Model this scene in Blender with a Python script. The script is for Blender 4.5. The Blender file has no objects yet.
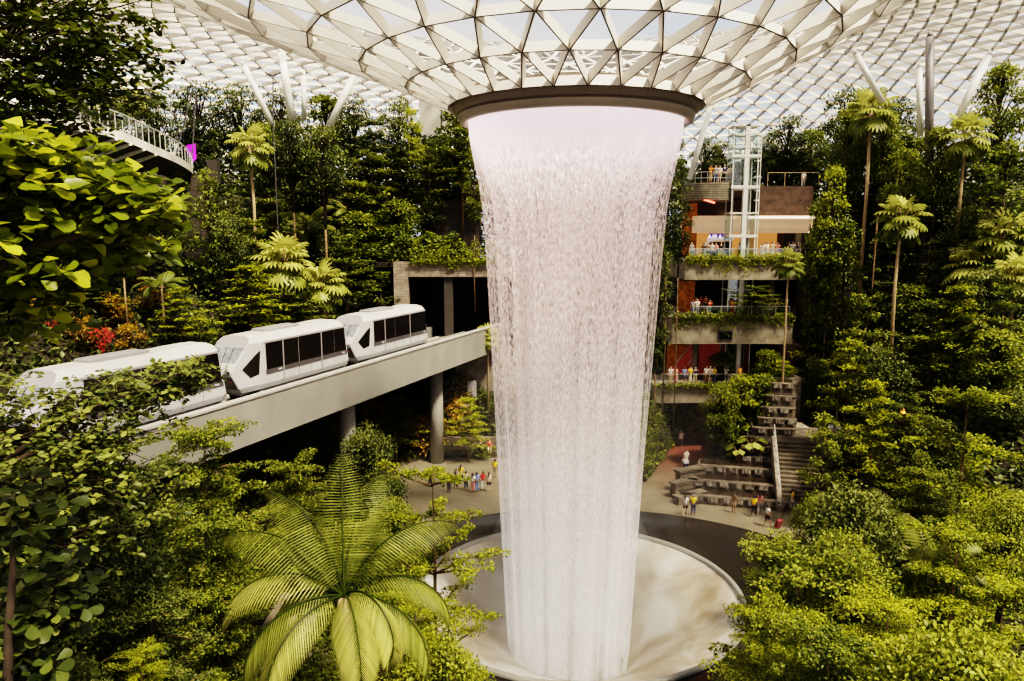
import bpy, bmesh, math, random
import numpy as np
from mathutils import Vector, Matrix
random.seed(7); RNG = np.random.default_rng(11)
C = bpy.context.scene.collection
PI = math.pi
# ------------------------------------------------------------------ camera
F = 740.0; PITCH = math.radians(8.1); CZ = 21.0
cp, sp = math.cos(PITCH), math.sin(PITCH)
cam_d = bpy.data.cameras.new('camera'); cam = bpy.data.objects.new('camera', cam_d); C.objects.link(cam)
cam.location = (0, 0, CZ); cam.rotation_euler = (PI/2 - PITCH, 0, 0)
cam_d.sensor_width = 36; cam_d.lens = F/1024*36; cam_d.clip_end = 2000; cam_d.clip_start = .1
bpy.context.scene.camera = cam
def at(px, py, Y):
    """world point seen at pixel px,py at depth Y"""
    u = (px-512)/F; v = (340.5-py)/F
    d = Vector((u, cp+v*sp, -sp+v*cp))
    return Vector((d.x*Y/d.y, Y, CZ+d.z*Y/d.y))
def onz(px, py, z):
    u = (px-512)/F; v = (340.5-py)/F
    d = Vector((u, cp+v*sp, -sp+v*cp)); t = (z-CZ)/d.z
    return Vector((d.x*t, d.y*t, z))
def sstep(a, b, x):
    t = min(1, max(0, (x-a)/(b-a))); return t*t*(3-2*t)
# ------------------------------------------------------------------ materials
def nt(name):
    m = bpy.data.materials.new(name); m.use_nodes = True; n = m.node_tree
    return m, n, n.nodes['Principled BSDF']
def ramp(n, src, stops):
    r = n.nodes.new('ShaderNodeValToRGB'); e = r.color_ramp.elements
    e[0].position, e[0].color = stops[0][0], (*stops[0][1], 1)
    e[1].position, e[1].color = stops[-1][0], (*stops[-1][1], 1)
    for p, c in stops[1:-1]:
        k = e.new(p); k.color = (*c, 1)
    n.links.new(src, r.inputs[0]); return r.outputs[0]
def noise(n, scale, detail=3, vec=None, dist=0):
    t = n.nodes.new('ShaderNodeTexNoise'); t.inputs['Scale'].default_value = scale; t.inputs['Detail'].default_value = detail
    t.inputs['Distortion'].default_value = dist
    if vec is not None: n.links.new(vec, t.inputs['Vector'])
    return t.outputs['Fac']
def coords(n, kind='Object', scale=None):
    t = n.nodes.new('ShaderNodeTexCoord'); o = t.outputs[kind]
    if scale:
        m = n.nodes.new('ShaderNodeMapping'); m.inputs['Scale'].default_value = scale
        n.links.new(o, m.inputs['Vector']); o = m.outputs['Vector']
    return o
def plain(name, c, rough=.6, metal=0, var=.12, scale=1.5, emit=0, spec=.5):
    m, n, b = nt(name); b.inputs['Roughness'].default_value = rough; b.inputs['Metallic'].default_value = metal
    b.inputs['Specular IOR Level'].default_value = spec
    f = noise(n, scale, 4, coords(n))
    lo = tuple(x*(1-var) for x in c); hi = tuple(min(1, x*(1+var)) for x in c)
    n.links.new(ramp(n, f, [(.3, lo), (.7, hi)]), b.inputs['Base Color'])
    if emit: b.inputs['Emission Color'].default_value = (*c, 1); b.inputs['Emission Strength'].default_value = emit
    return m
def brickmat(name, c1, c2, mortar, sc=1.0, bw=.9, bh=.3, rough=.8):
    m, n, b = nt(name); b.inputs['Roughness'].default_value = rough
    t = n.nodes.new('ShaderNodeTexBrick'); t.inputs['Scale'].default_value = sc
    t.inputs['Brick Width'].default_value = bw; t.inputs['Row Height'].default_value = bh
    t.inputs['Mortar Size'].default_value = .012; t.inputs['Color1'].default_value = (*c1, 1); t.inputs['Color2'].default_value = (*c2, 1)
    t.inputs['Mortar'].default_value = (*mortar, 1); t.inputs['Bias'].default_value = .1
    cb = n.nodes.new('ShaderNodeCombineXYZ'); s = n.nodes.new('ShaderNodeSeparateXYZ'); n.links.new(coords(n), s.inputs[0])
    ad = n.nodes.new('ShaderNodeMath'); ad.operation = 'ADD'; n.links.new(s.outputs[0], ad.inputs[0]); n.links.new(s.outputs[1], ad.inputs[1])
    n.links.new(ad.outputs[0], cb.inputs[0]); n.links.new(s.outputs[2], cb.inputs[1]); n.links.new(cb.outputs[0], t.inputs['Vector'])
    mx = n.nodes.new('ShaderNodeMixRGB'); mx.blend_type = 'MULTIPLY'; mx.inputs[0].default_value = .8
    n.links.new(t.outputs['Color'], mx.inputs[1]); n.links.new(ramp(n, noise(n, 1.3, 6, coords(n)), [(.3, (.45, .42, .38)), (.65, (1.1, 1.1, 1.1))]), mx.inputs[2])
    n.links.new(mx.outputs[0], b.inputs['Base Color']); return m
def glassmat(name, tint=(1, 1, 1), refl=.1, rough=.05):
    m, n, b = nt(name); n.nodes.remove(b); out = n.nodes['Material Output']
    t = n.nodes.new('ShaderNodeBsdfTransparent'); t.inputs[0].default_value = (*tint, 1)
    g = n.nodes.new('ShaderNodeBsdfGlossy'); g.inputs['Roughness'].default_value = rough
    x = n.nodes.new('ShaderNodeMixShader'); x.inputs[0].default_value = refl
    n.links.new(t.outputs[0], x.inputs[1]); n.links.new(g.outputs[0], x.inputs[2]); n.links.new(x.outputs[0], out.inputs[0]); return m
def leafmat(name, dark, mid, bright, trans=.3, rough=.45, rnd=.25):
    """leaf colour from the per-leaf 'tint' attribute, small shift per object"""
    m, n, b = nt(name); out = n.nodes['Material Output']
    a = n.nodes.new('ShaderNodeAttribute'); a.attribute_name = 'tint'
    oi = n.nodes.new('ShaderNodeObjectInfo'); ma = n.nodes.new('ShaderNodeMath'); ma.operation = 'MULTIPLY_ADD'
    n.links.new(oi.outputs['Random'], ma.inputs[0]); ma.inputs[1].default_value = rnd; ma.inputs[2].default_value = -rnd/2
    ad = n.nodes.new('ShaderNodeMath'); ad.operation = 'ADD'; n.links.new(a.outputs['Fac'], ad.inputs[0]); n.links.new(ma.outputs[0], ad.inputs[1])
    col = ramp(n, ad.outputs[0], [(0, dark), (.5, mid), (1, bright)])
    n.links.new(col, b.inputs['Base Color']); b.inputs['Roughness'].default_value = rough; b.inputs['Specular IOR Level'].default_value = .35
    tr = n.nodes.new('ShaderNodeBsdfTranslucent'); n.links.new(col, tr.inputs[0])
    x = n.nodes.new('ShaderNodeMixShader'); x.inputs[0].default_value = trans
    n.links.new(b.outputs[0], x.inputs[1]); n.links.new(tr.outputs[0], x.inputs[2]); n.links.new(x.outputs[0], out.inputs[0]); return m
M = {}
M['beam'] = plain('beam_white', (.68, .63, .56), .5, var=.04)
M['beam_dark'] = plain('beam_gasket', (.075, .05, .042), .5)
M['pane'] = glassmat('roof_glass', (.97, .98, 1), .06)
M['glass'] = glassmat('clear_glass', (.85, .92, .9), .12)
M['glass_blue'] = glassmat('lift_glass', (.8, .9, .88), .2)
M['taupe'] = plain('oculus_cladding', (.20, .165, .14), .45, var=.06, scale=.6)
M['taupe_l'] = plain('oculus_lip', (.33, .28, .24), .45, var=.06, scale=.6)
M['concrete'] = plain('viaduct_concrete', (.26, .25, .228), .7, var=.08, scale=.4)
M['concrete_l'] = plain('viaduct_coping', (.42, .40, .37), .6, var=.06)
M['darkc'] = plain('dark_concrete', (.05, .043, .038), .8)
M['track'] = plain('track_deck', (.10, .085, .07), .8, var=.3)
M['steel'] = plain('pale_steel', (.55, .53, .5), .35, .3, var=.05)
M['white'] = plain('train_white', (.46, .46, .47), .3, var=.02, spec=.5)
M['roofw'] = plain('train_roof', (.54, .52, .49), .35, var=.03)
M['grey'] = plain('train_grey', (.30, .29, .30), .4, var=.05)
M['dgrey'] = plain('train_dark_grey', (.085, .08, .085), .4, var=.05)
M['black'] = plain('black_window', (.012, .010, .010), .12, var=.1, spec=.6)
M['rubber'] = plain('black_rubber', (.012, .012, .012), .7)
M['wshield'] = plain('train_windscreen', (.22, .23, .26), .08, var=.5, scale=2.2, spec=.8)
M['col'] = plain('column_white', (.72, .70, .67), .5, var=.04)
M['col_d'] = plain('column_dark', (.16, .15, .155), .5, var=.1)  # dark grey of the one vertical steel roof column
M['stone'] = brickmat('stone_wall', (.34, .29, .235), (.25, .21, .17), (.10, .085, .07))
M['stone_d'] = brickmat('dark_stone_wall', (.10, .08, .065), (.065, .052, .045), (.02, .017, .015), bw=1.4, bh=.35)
M['slab'] = brickmat('weathered_slab', (.33, .29, .22), (.28, .245, .19), (.17, .15, .12), bw=2.4, bh=1.2)
M['redwall'] = brickmat('red_brown_wall', (.115, .075, .055), (.085, .055, .042), (.06, .035, .03), bw=1.8, bh=.5)
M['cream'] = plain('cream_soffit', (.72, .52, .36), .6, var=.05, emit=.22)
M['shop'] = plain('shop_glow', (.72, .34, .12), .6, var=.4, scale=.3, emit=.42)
M['shopd'] = plain('shop_dark', (.06, .03, .025), .7, var=.4, scale=.5)
M['redglow'] = plain('red_light', (1, .08, .05), .4, emit=7)
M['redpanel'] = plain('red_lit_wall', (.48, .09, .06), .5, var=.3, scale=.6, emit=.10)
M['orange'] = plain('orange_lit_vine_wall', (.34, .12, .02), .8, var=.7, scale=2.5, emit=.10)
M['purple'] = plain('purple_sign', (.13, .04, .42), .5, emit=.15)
M['magenta'] = plain('magenta_banner', (.62, .02, .75), .6, emit=.3)
M['signw'] = plain('sign_white', (.95, .92, .95), .5, emit=1.0)
M['screen'] = plain('screen_black', (.006, .008, .010), .15)
M['wet'] = plain('wet_black_granite', (.018, .015, .013), .12, var=.3)
M['soil'] = plain('dark_soil', (.018, .014, .008), .95, var=.5, scale=.6)
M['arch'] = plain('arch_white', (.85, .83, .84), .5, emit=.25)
M['bark'] = plain('bark', (.17, .115, .065), .85, var=.3, scale=3)
M['bark_p'] = plain('palm_bark', (.42, .31, .19), .8, var=.2, scale=3)
M['bark_d'] = plain('dark_bark', (.05, .035, .024), .9, var=.3, scale=3)
# leaves
M['L_bright'] = leafmat('bright_leaves', (.045, .055, .004), (.22, .255, .016), (.58, .58, .05), .35)
M['L_mid'] = leafmat('mid_leaves', (.018, .030, .004), (.115, .145, .016), (.39, .41, .06), .3)
M['L_dark'] = leafmat('dark_leaves', (.006, .012, .003), (.055, .074, .015), (.25, .27, .065), .22)
M['L_palm'] = leafmat('palm_leaves', (.04, .06, .008), (.23, .26, .05), (.58, .57, .19), .35)
M['L_big'] = leafmat('big_leaves', (.015, .025, .003), (.19, .235, .02), (.62, .62, .07), .4, .35)
M['L_warm'] = leafmat('autumn_leaves', (.09, .05, .006), (.36, .22, .02), (.62, .40, .04), .35)
M['L_red'] = leafmat('red_flowers', (.25, .02, .02), (.55, .06, .05), (.7, .15, .1), .3)
# ------------------------------------------------------------------ object helpers
def link(o, parent=None):
    C.objects.link(o)
    if parent is not None: o.parent = parent
    return o
def tag(o, label=None, cat=None, group=None, kind=None):
    if label: o['label'] = label
    if cat: o['category'] = cat
    if group: o['group'] = group
    if kind: o['kind'] = kind
    return o
def thing(name, label, cat, loc=(0, 0, 0), rz=0, group=None):
    o = bpy.data.objects.new(name, None); o.empty_display_size = .2; C.objects.link(o)
    o.location = loc; o.rotation_euler = (0, 0, rz); return tag(o, label, cat, group)
def dup(root, name=None):
    r = root.copy(); C.objects.link(r)
    for ch in root.children:
        c = ch.copy(); C.objects.link(c); c.parent = r
        for g in ch.children:
            d = g.copy(); C.objects.link(d); d.parent = c
    return r
class MB:
    """collects shapes, build() links ONE mesh object"""
    def __init__(s): s.v = []; s.f = []; s.m = []; s.mi = 0
    def add(s, vs, fs, mi=None):
        k = len(s.v); s.v += [tuple(x) for x in vs]; s.f += [tuple(i+k for i in f) for f in fs]
        s.m += [s.mi if mi is None else mi]*len(fs); return s
    def box(s, x0, x1, y0, y1, z0, z1, mi=None, T=None):
        vs = [Vector((x, y, z)) for z in (z0, z1) for y in (y0, y1) for x in (x0, x1)]
        if T is not None: vs = [T @ v for v in vs]
        return s.add(vs, [(0, 2, 3, 1), (4, 5, 7, 6), (0, 1, 5, 4), (2, 6, 7, 3), (0, 4, 6, 2), (1, 3, 7, 5)], mi)
    def bar(s, a, b, r, n=8, r2=None, mi=None):
        a, b = Vector(a), Vector(b); d = (b-a)
        if d.length < 1e-6: return s
        d.normalize(); u = d.orthogonal().normalized(); w = d.cross(u); r2 = r if r2 is None else r2
        vs = [a+(u*math.cos(2*PI*i/n)+w*math.sin(2*PI*i/n))*r for i in range(n)] + [b+(u*math.cos(2*PI*i/n)+w*math.sin(2*PI*i/n))*r2 for i in range(n)]
        return s.add(vs, [(i, (i+1) % n, n+(i+1) % n, n+i) for i in range(n)] + [tuple(range(n-1, -1, -1)), tuple(range(n, 2*n))], mi)
    def tube(s, pts, rad, n=7, mi=None):
        pts = [Vector(p) for p in pts]; N = len(pts)
        if not hasattr(rad, '__len__'): rad = [rad]*N
        k = []; u = None
        for i, p in enumerate(pts):
            d = (pts[min(i+1, N-1)]-pts[max(i-1, 0)]).normalized()
            u = d.orthogonal().normalized() if u is None else (u-d*u.dot(d)).normalized()
            w = d.cross(u)
            k += [p+(u*math.cos(2*PI*j/n)+w*math.sin(2*PI*j/n))*rad[i] for j in range(n)]
        fs = [(i*n+j, i*n+(j+1) % n, (i+1)*n+(j+1) % n, (i+1)*n+j) for i in range(N-1) for j in range(n)]
        return s.add(k, fs+[tuple(range(n-1, -1, -1)), tuple(range((N-1)*n, N*n))], mi)
    def lathe(s, prof, n=96, c=(0, 0), mi=None, close=False):
        vs = [(c[0]+r*math.cos(2*PI*j/n), c[1]+r*math.sin(2*PI*j/n), z) for r, z in prof for j in range(n)]
        fs = [(i*n+j, i*n+(j+1) % n, (i+1)*n+(j+1) % n, (i+1)*n+j) for i in range(len(prof)-1) for j in range(n)]
        return s.add(vs, fs, mi)
    def prism(s, poly, z0, z1, mi=None, T=None):
        n = len(poly); vs = [Vector((x, y, z0)) for x, y in poly]+[Vector((x, y, z1)) for x, y in poly]
        if T is not None: vs = [T @ v for v in vs]
        return s.add(vs, [tuple(range(n-1, -1, -1)), tuple(range(n, 2*n))]+[(i, (i+1) % n, n+(i+1) % n, n+i) for i in range(n)], mi)
    def build(s, name, mats, parent=None, smooth=False, loc=None, rz=None):
        me = bpy.data.meshes.new(name); me.from_pydata(s.v, [], s.f)
        if not isinstance(mats, (list, tuple)): mats = [mats]
        for m in mats: me.materials.append(m)
        me.polygons.foreach_set('material_index', s.m)
        if smooth: me.polygons.foreach_set('use_smooth', [True]*len(s.f))
        me.update(); o = link(bpy.data.objects.new(name, me), parent)
        if loc is not None: o.location = loc
        if rz is not None: o.rotation_euler = (0, 0, rz)
        return o
def struct(o): o['kind'] = 'structure'; return o
# ------------------------------------------------------------------ place
CX, CY = 3.38, 41.0
TRK_A = Vector((-17.6, 33.2)); TD = Vector((.36, .933)).normalized(); TN = Vector((-TD.y, TD.x))   # along / left of the track
def tr(a, s): p = TRK_A+TD*a+TN*s; return p
def H(X, Y):
    rho = math.hypot(X-CX, Y-CY)
    h = max(0, rho-19.5)*.5*(1-sstep(30, 44, Y)); h = min(h, 11.5)
    if X > 12: h *= 1-.35*sstep(14, 24, X)
    s = (X-TRK_A.x)*TN.x+(Y-TRK_A.y)*TN.y
    hl = 0
    if X < 4:
        if s > -7: hl = 9.2*sstep(-7, 9, s)
        if s > 8: hl += min(17, (s-8)*.62)
        hl *= 1-sstep(0, 4, X)
        hb = 0
        if Y > 70.7: hb = 5*sstep(70.7, 76, Y)
        if Y > 76.5: hb = 12+14*sstep(77, 90, Y)
        hl = max(hl, hb) if s > -12 or Y > 66 else hl
        if Y > 66 and X > 0: hl = hb
    hl *= sstep(17.5, 22, rho)
    if X < 4: hl *= 1-sstep(-15, -11, X)*(1-sstep(70.7, 73.5, Y))
    hr = 0
    t = (X-23)*.93-(Y-52)*.31
    if t > 0 and Y > 40: hr = min(25, t*(.6+max(0, Y-50)/35*1.2))*sstep(40, 50, Y)
    if Y > 98 : hr = max(hr, 20*sstep(98, 108, Y))
    return max(h, hl, hr)
# ------------------------------------------------------------------ world and lights
W = bpy.data.worlds.new('sky'); bpy.context.scene.world = W; W.use_nodes = True; n = W.node_tree
bg = n.nodes['Background']; tc = n.nodes.new('ShaderNodeTexCoord'); mp = n.nodes.new('ShaderNodeMapping'); mp.inputs['Scale'].default_value = (1, 1, 2.5)
n.links.new(tc.outputs['Generated'], mp.inputs[0])
n.links.new(ramp(n, noise(n, 3.2, 5, mp.outputs[0]), [(.36, (.62, .74, .88)), (.50, (.93, .90, .90)), (.60, (1, .93, .89))]), bg.inputs[0])
bg.inputs[1].default_value = .85
sun = bpy.data.lights.new('sun', 'SUN'); sun.energy = 11.0; sun.angle = math.radians(9); sun.color = (1, .86, .64)
so = link(bpy.data.objects.new('sun', sun)); so.rotation_euler = Vector((.45, -.50, 1.1)).to_track_quat('Z', 'Y').to_euler()
vs_ = bpy.context.scene.view_settings; vs_.view_transform = 'Filmic'; vs_.look = 'Very High Contrast'; vs_.exposure = .2
sc = bpy.context.scene; sc.cycles.max_bounces = 6; sc.cycles.transparent_max_bounces = 24; sc.cycles.diffuse_bounces = 3
sc.cycles.use_denoising = True; sc.cycles.sample_clamp_indirect = 6
# ------------------------------------------------------------------ roof shell
PROF = [(6.62, 28.0), (8.95, 29.05), (11.3, 30.1), (13.6, 31.0), (16, 32), (20, 33.9), (26, 36.7), (33, 39.2), (40, 41), (48, 41.5), (56, 41), (65, 39.3), (73, 36), (80, 31.5), (86, 25.5), (89, 18), (90, 6)]
pl = [0]
for i in range(len(PROF)-1): pl.append(pl[-1]+math.dist(PROF[i], PROF[i+1]))
def prof(L):
    for i in range(len(pl)-1):
        if L <= pl[i+1]:
            t = (L-pl[i])/(pl[i+1]-pl[i]); return [PROF[i][k]*(1-t)+PROF[i+1][k]*t for k in (0, 1)]
    return PROF[-1]
def shp(L, th):
    r, z = prof(L)
    k = 1+.09*sstep(8, 20, r)*(-math.cos(th))       # the opening sits off centre: the shell reaches further to the left
    return Vector((CX+r*k*math.cos(th), CY+r*math.sin(th), z))
rows = []; L = 0; Lmax = pl[-1]; k = 0
while L < Lmax:
    r, z = prof(L); nn = 28 if r < 15.5 else (56 if r < 26 else 144)
    rows.append((L, nn, (k % 2)*.5)); L += 2.4 if nn < 112 else 1.9; k += 1
segs = []; panes = MB()
def nrm(a):
    return None
for i, (L, nn, off) in enumerate(rows):
    P = [shp(L, 2*PI*(j+off)/nn) for j in range(nn)]
    for j in range(nn): segs.append((P[j], P[(j+1) % nn], nn))
    if i+1 < len(rows):
        L2, n2, o2 = rows[i+1]; Q = [shp(L2, 2*PI*(j+o2)/n2) for j in range(n2)]
        if n2 == nn:
            sh = -1 if o2 > off else 0
            for j in range(nn):
                a, b = Q[(j+sh) % nn], Q[(j+sh+1) % nn]
                segs.append((P[j], a, nn, sh == 0)); segs.append((P[j], b, nn, sh != 0))
                panes.add([P[j], b, a], [(0, 1, 2)]); panes.add([P[j], P[(j+1) % nn], b], [(0, 1, 2)])
        else:
            rt = n2/nn; lo = [int(math.floor((j+off)*rt-o2+.5)) for j in range(nn+1)]
            for j in range(nn):
                for q in range(lo[j], lo[j+1]+1):
                    pj = P[j] if (q+o2)/rt-off-j <= .5 else P[(j+1) % nn]; segs.append((pj, Q[q % n2], 28)) if q < lo[j+1] or True else None
                panes.add([P[j]]+[Q[q % n2] for q in range(lo[j], lo[j+1]+1)]+[P[(j+1) % nn]], [tuple(range(lo[j+1]-lo[j]+3))])
bm_ = MB()
def ptan(r, z):
    best = min(range(len(PROF)-1), key=lambda i: (Vector(((PROF[i][0]+PROF[i+1][0])/2-r, (PROF[i][1]+PROF[i+1][1])/2-z))).length)
    v = Vector((PROF[best+1][0]-PROF[best][0], PROF[best+1][1]-PROF[best][1])); return v.normalized()
for a, b, nn, *wv_ in segs:
    d = (b-a).normalized(); mid = (a+b)/2; rr = math.hypot(mid.x-CX, mid.y-CY)
    tt = ptan(rr, mid.z); er = Vector(((mid.x-CX)/rr, (mid.y-CY)/rr, 0))
    nin = er*tt[1]-Vector((0, 0, tt[0])); nin = (nin-d*nin.dot(d)).normalized(); s_ = d.cross(nin)
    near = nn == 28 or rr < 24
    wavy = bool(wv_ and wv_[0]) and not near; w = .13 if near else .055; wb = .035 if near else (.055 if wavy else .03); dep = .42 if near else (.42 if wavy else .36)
    q = [a+s_*w, a-s_*w, a-s_*wb+nin*dep, a+s_*wb+nin*dep, b+s_*w, b-s_*w, b-s_*wb+nin*dep, b+s_*wb+nin*dep]
    bm_.add(q, [(0, 3, 7, 4), (1, 5, 6, 2), (0, 4, 5, 1)], 2 if wavy else 0)
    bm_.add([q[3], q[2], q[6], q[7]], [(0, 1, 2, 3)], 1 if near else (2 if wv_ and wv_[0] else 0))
M['beam_mid'] = plain('beam_grey_far', (.30, .27, .25), .5)  # grey on all faces of the alternate far diagonals
roof = struct(bm_.build('ceiling', [M['beam'], M['beam_dark'], M['beam_mid']]))
panes.build('glass_panes', M['pane'], roof)
# oculus ring cladding
M['groove'] = M['beam_dark']
rg = MB(); rg.lathe([(6.55, 28.2), (6.65, 28.05), (6.65, 27.88), (6.50, 27.42), (6.33, 27.32)], 120, (CX, CY), 0)
rg.lathe([(6.33, 27.32), (6.30, 27.25), (6.30, 27.2)], 120, (CX, CY), 2)
rg.lathe([(6.30, 27.2), (6.2, 26.92), (6.05, 26.84), (5.86, 26.85), (5.8, 27.5), (6.65, 28.2)], 120, (CX, CY), 1)
for j in range(28):
    th = 2*PI*j/28; T = Matrix.Translation((CX, CY, 0)) @ Matrix.Rotation(th, 4, 'Z')
    rg.add([T @ Vector(v) for v in [(6.66, -.012, 27.88), (6.66, .012, 27.88), (6.51, .012, 27.42), (6.51, -.012, 27.42)]], [(0, 1, 2, 3)], 2)
oc = rg.build('oculus_ring', [M['taupe'], M['taupe_l'], M['groove']], smooth=True)
tag(oc, 'taupe panelled ring around the roof opening that the water falls from', 'ring')
# ------------------------------------------------------------------ waterfall
m, n, b = nt('falling_water'); n.nodes.remove(b); out = n.nodes['Material Output']; M['water'] = m
tcs = n.nodes.new('ShaderNodeTexCoord'); sep = n.nodes.new('ShaderNodeSeparateXYZ'); n.links.new(tcs.outputs['UV'], sep.inputs[0])
def mapn(sx, sy, sc_, det, dist=0):
    mpn = n.nodes.new('ShaderNodeMapping'); mpn.inputs['Scale'].default_value = (sx, sy, 1); n.links.new(tcs.outputs['UV'], mpn.inputs[0])
    return noise(n, sc_, det, mpn.outputs[0], dist)
def math_(op, a, b_=None, c_=None, clamp=False):
    q = n.nodes.new('ShaderNodeMath'); q.operation = op; q.use_clamp = clamp
    for i, x in enumerate((a, b_, c_)):
        if x is None: continue
        if isinstance(x, (int, float)): q.inputs[i].default_value = x
        else: n.links.new(x, q.inputs[i])
    return q.outputs[0]
# UV: u = turns (0..1 around), v = height in metres / 30 (0 at base, 1 at the lip)
drops = mapn(190, 75, 1, 2)        # broken drops
strk = mapn(95, 2.2, 1, 4)         # long streaks
big = mapn(22, 1.1, 1, 3, .3)      # wide curtains
v = sep.outputs[1]
def rmp(src, pts):
    r = n.nodes.new('ShaderNodeValToRGB'); e = r.color_ramp.elements
    e[0].position = pts[0][0]; e[0].color = (pts[0][1],)*3+(1,); e[1].position = pts[-1][0]; e[1].color = (pts[-1][1],)*3+(1,)
    for p, q in pts[1:-1]:
        k = e.new(p); k.color = (q, q, q, 1)
    n.links.new(src, r.inputs[0]); return r.outputs[0]
# base opacity by height: glassy sheet on top, broken mid, misty white below
base = rmp(v, [(0, .36), (.2, .34), (.45, .33), (.70, .30), (.90, .30), (.95, .50), (.965, .72), (1, .80)])
amp = rmp(v, [(0, .16), (.25, .30), (.5, .7), (.65, 1.0), (.92, 1.0), (.955, .35), (.97, .05), (1, .0)])
sum_ = math_('ADD', math_('MULTIPLY', math_('SUBTRACT', drops, .5), 2.6), math_('ADD', math_('MULTIPLY', math_('SUBTRACT', strk, .5), 1.1), math_('MULTIPLY', math_('SUBTRACT', big, .5), .8)))
op = math_('ADD', base, math_('MULTIPLY', sum_, amp), clamp=True)
op = math_('ADD', op, math_('MULTIPLY', math_('MULTIPLY', math_('SUBTRACT', mapn(26, .45, 1, 4, .4), .5), 2.2), rmp(v, [(0, 1.0), (.4, .9), (.65, .3), (1, 0)])), clamp=True)
op = math_('MULTIPLY', op, .93)
tb = n.nodes.new('ShaderNodeBsdfTransparent')
df = n.nodes.new('ShaderNodeBsdfDiffuse'); tl = n.nodes.new('ShaderNodeBsdfTranslucent')
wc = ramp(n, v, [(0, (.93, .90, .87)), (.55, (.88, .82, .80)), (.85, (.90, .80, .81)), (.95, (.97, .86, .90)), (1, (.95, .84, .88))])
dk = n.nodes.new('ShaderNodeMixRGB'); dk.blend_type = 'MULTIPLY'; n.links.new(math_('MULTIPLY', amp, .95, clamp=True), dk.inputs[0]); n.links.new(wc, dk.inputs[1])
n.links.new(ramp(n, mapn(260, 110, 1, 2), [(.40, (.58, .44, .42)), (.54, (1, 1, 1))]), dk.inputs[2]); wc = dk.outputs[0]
n.links.new(wc, df.inputs[0]); n.links.new(wc, tl.inputs[0])
mx = n.nodes.new('ShaderNodeMixShader'); mx.inputs[0].default_value = .5; n.links.new(df.outputs[0], mx.inputs[1]); n.links.new(tl.outputs[0], mx.inputs[2])
em = n.nodes.new('ShaderNodeEmission'); n.links.new(wc, em.inputs[0]); n.links.new(rmp(v, [(0, .34), (.3, .26), (.5, .17), (.85, .12), (.93, .28), (1, .34)]), em.inputs[1])  # added glow in the water by height, brightest at foot and lip
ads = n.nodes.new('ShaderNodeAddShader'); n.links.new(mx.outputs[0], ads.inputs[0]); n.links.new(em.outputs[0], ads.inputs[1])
m2 = n.nodes.new('ShaderNodeMixShader'); n.links.new(op, m2.inputs[0]); n.links.new(tb.outputs[0], m2.inputs[1]); n.links.new(ads.outputs[0], m2.inputs[2])
n.links.new(m2.outputs[0], out.inputs[0])
WP = [(5.74, 27.3), (5.68, 26.2), (5.5, 25.2), (5.2, 23.8), (5.0, 22.4), (4.82, 20), (4.65, 17), (4.45, 13.5), (4.25, 10), (4.1, 7), (3.95, 4), (3.8, 1), (3.7, -1), (3.55, -3.6)]
def sheet(name, k, rip, seed, parent=None, segn=180, zs=None):
    vs, fs, uv = [], [], []
    P = []
    for i in range(len(WP)-1):
        for t in (0, .34, .67): P.append((WP[i][0]*(1-t)+WP[i+1][0]*t, WP[i][1]*(1-t)+WP[i+1][1]*t))
    P.append(WP[-1])
    for r, z in P:
        g = sstep(26.5, 5, z)
        for j in range(segn+1):
            th = 2*PI*j/segn
            rr = r*(1-(1-k)*sstep(27, 22, z))+rip*g*(math.sin(th*9+seed+z*.05)*.5+math.sin(th*23+seed*2)*.3+math.sin(th*5-z*.08+seed)*.5)
            vs.append((CX+rr*math.cos(th), CY+rr*math.sin(th), z)); uv.append((j/segn+seed*.13, (z+3.6)/30.5))
    for i in range(len(P)-1):
        for j in range(segn): q = i*(segn+1)+j; fs.append((q, q+1, q+segn+2, q+segn+1))
    me = bpy.data.meshes.new(name); me.from_pydata(vs, [], fs); ul = me.uv_layers.new(name='UVMap')
    for lp in me.loops: ul.data[lp.index].uv = uv[lp.vertex_index]
    me.materials.append(M['water']); me.polygons.foreach_set('use_smooth', [True]*len(fs))
    return link(bpy.data.objects.new(name, me), parent)
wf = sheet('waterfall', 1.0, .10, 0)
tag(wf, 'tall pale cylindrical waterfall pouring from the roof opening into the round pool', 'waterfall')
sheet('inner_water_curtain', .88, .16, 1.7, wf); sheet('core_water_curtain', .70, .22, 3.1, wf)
# mist, a thin real volume round the foot and the upper lip
def mist(name, r0, z0, z1, dens, col, parent, rt=None, c=(CX, CY)):
    m, n, b = nt(name+'_air'); n.nodes.remove(b)
    v_ = n.nodes.new('ShaderNodeVolumeScatter'); v_.inputs['Color'].default_value = (*col, 1); v_.inputs['Density'].default_value = dens; v_.inputs['Anisotropy'].default_value = .2
    n.links.new(v_.outputs[0], n.nodes['Material Output'].inputs['Volume'])
    g = MB(); rt = r0 if rt is None else rt
    h = z1-z0
    g.lathe([(.01, z0), (r0*.8, z0), (r0, z0+h*.15), (rt*1.0, z0+h*.6), (rt*.75, z0+h*.9), (.01, z1)], 48, c); return g.build(name, m, parent, True)
mist('mist_cloud', 7.4, -2.6, 7.0, .06, (.98, .95, .92), wf, 4.8)
mist('mist_veil', 11.5, .2, 15, .0065, (1, .93, .85), wf, 9)
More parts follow.
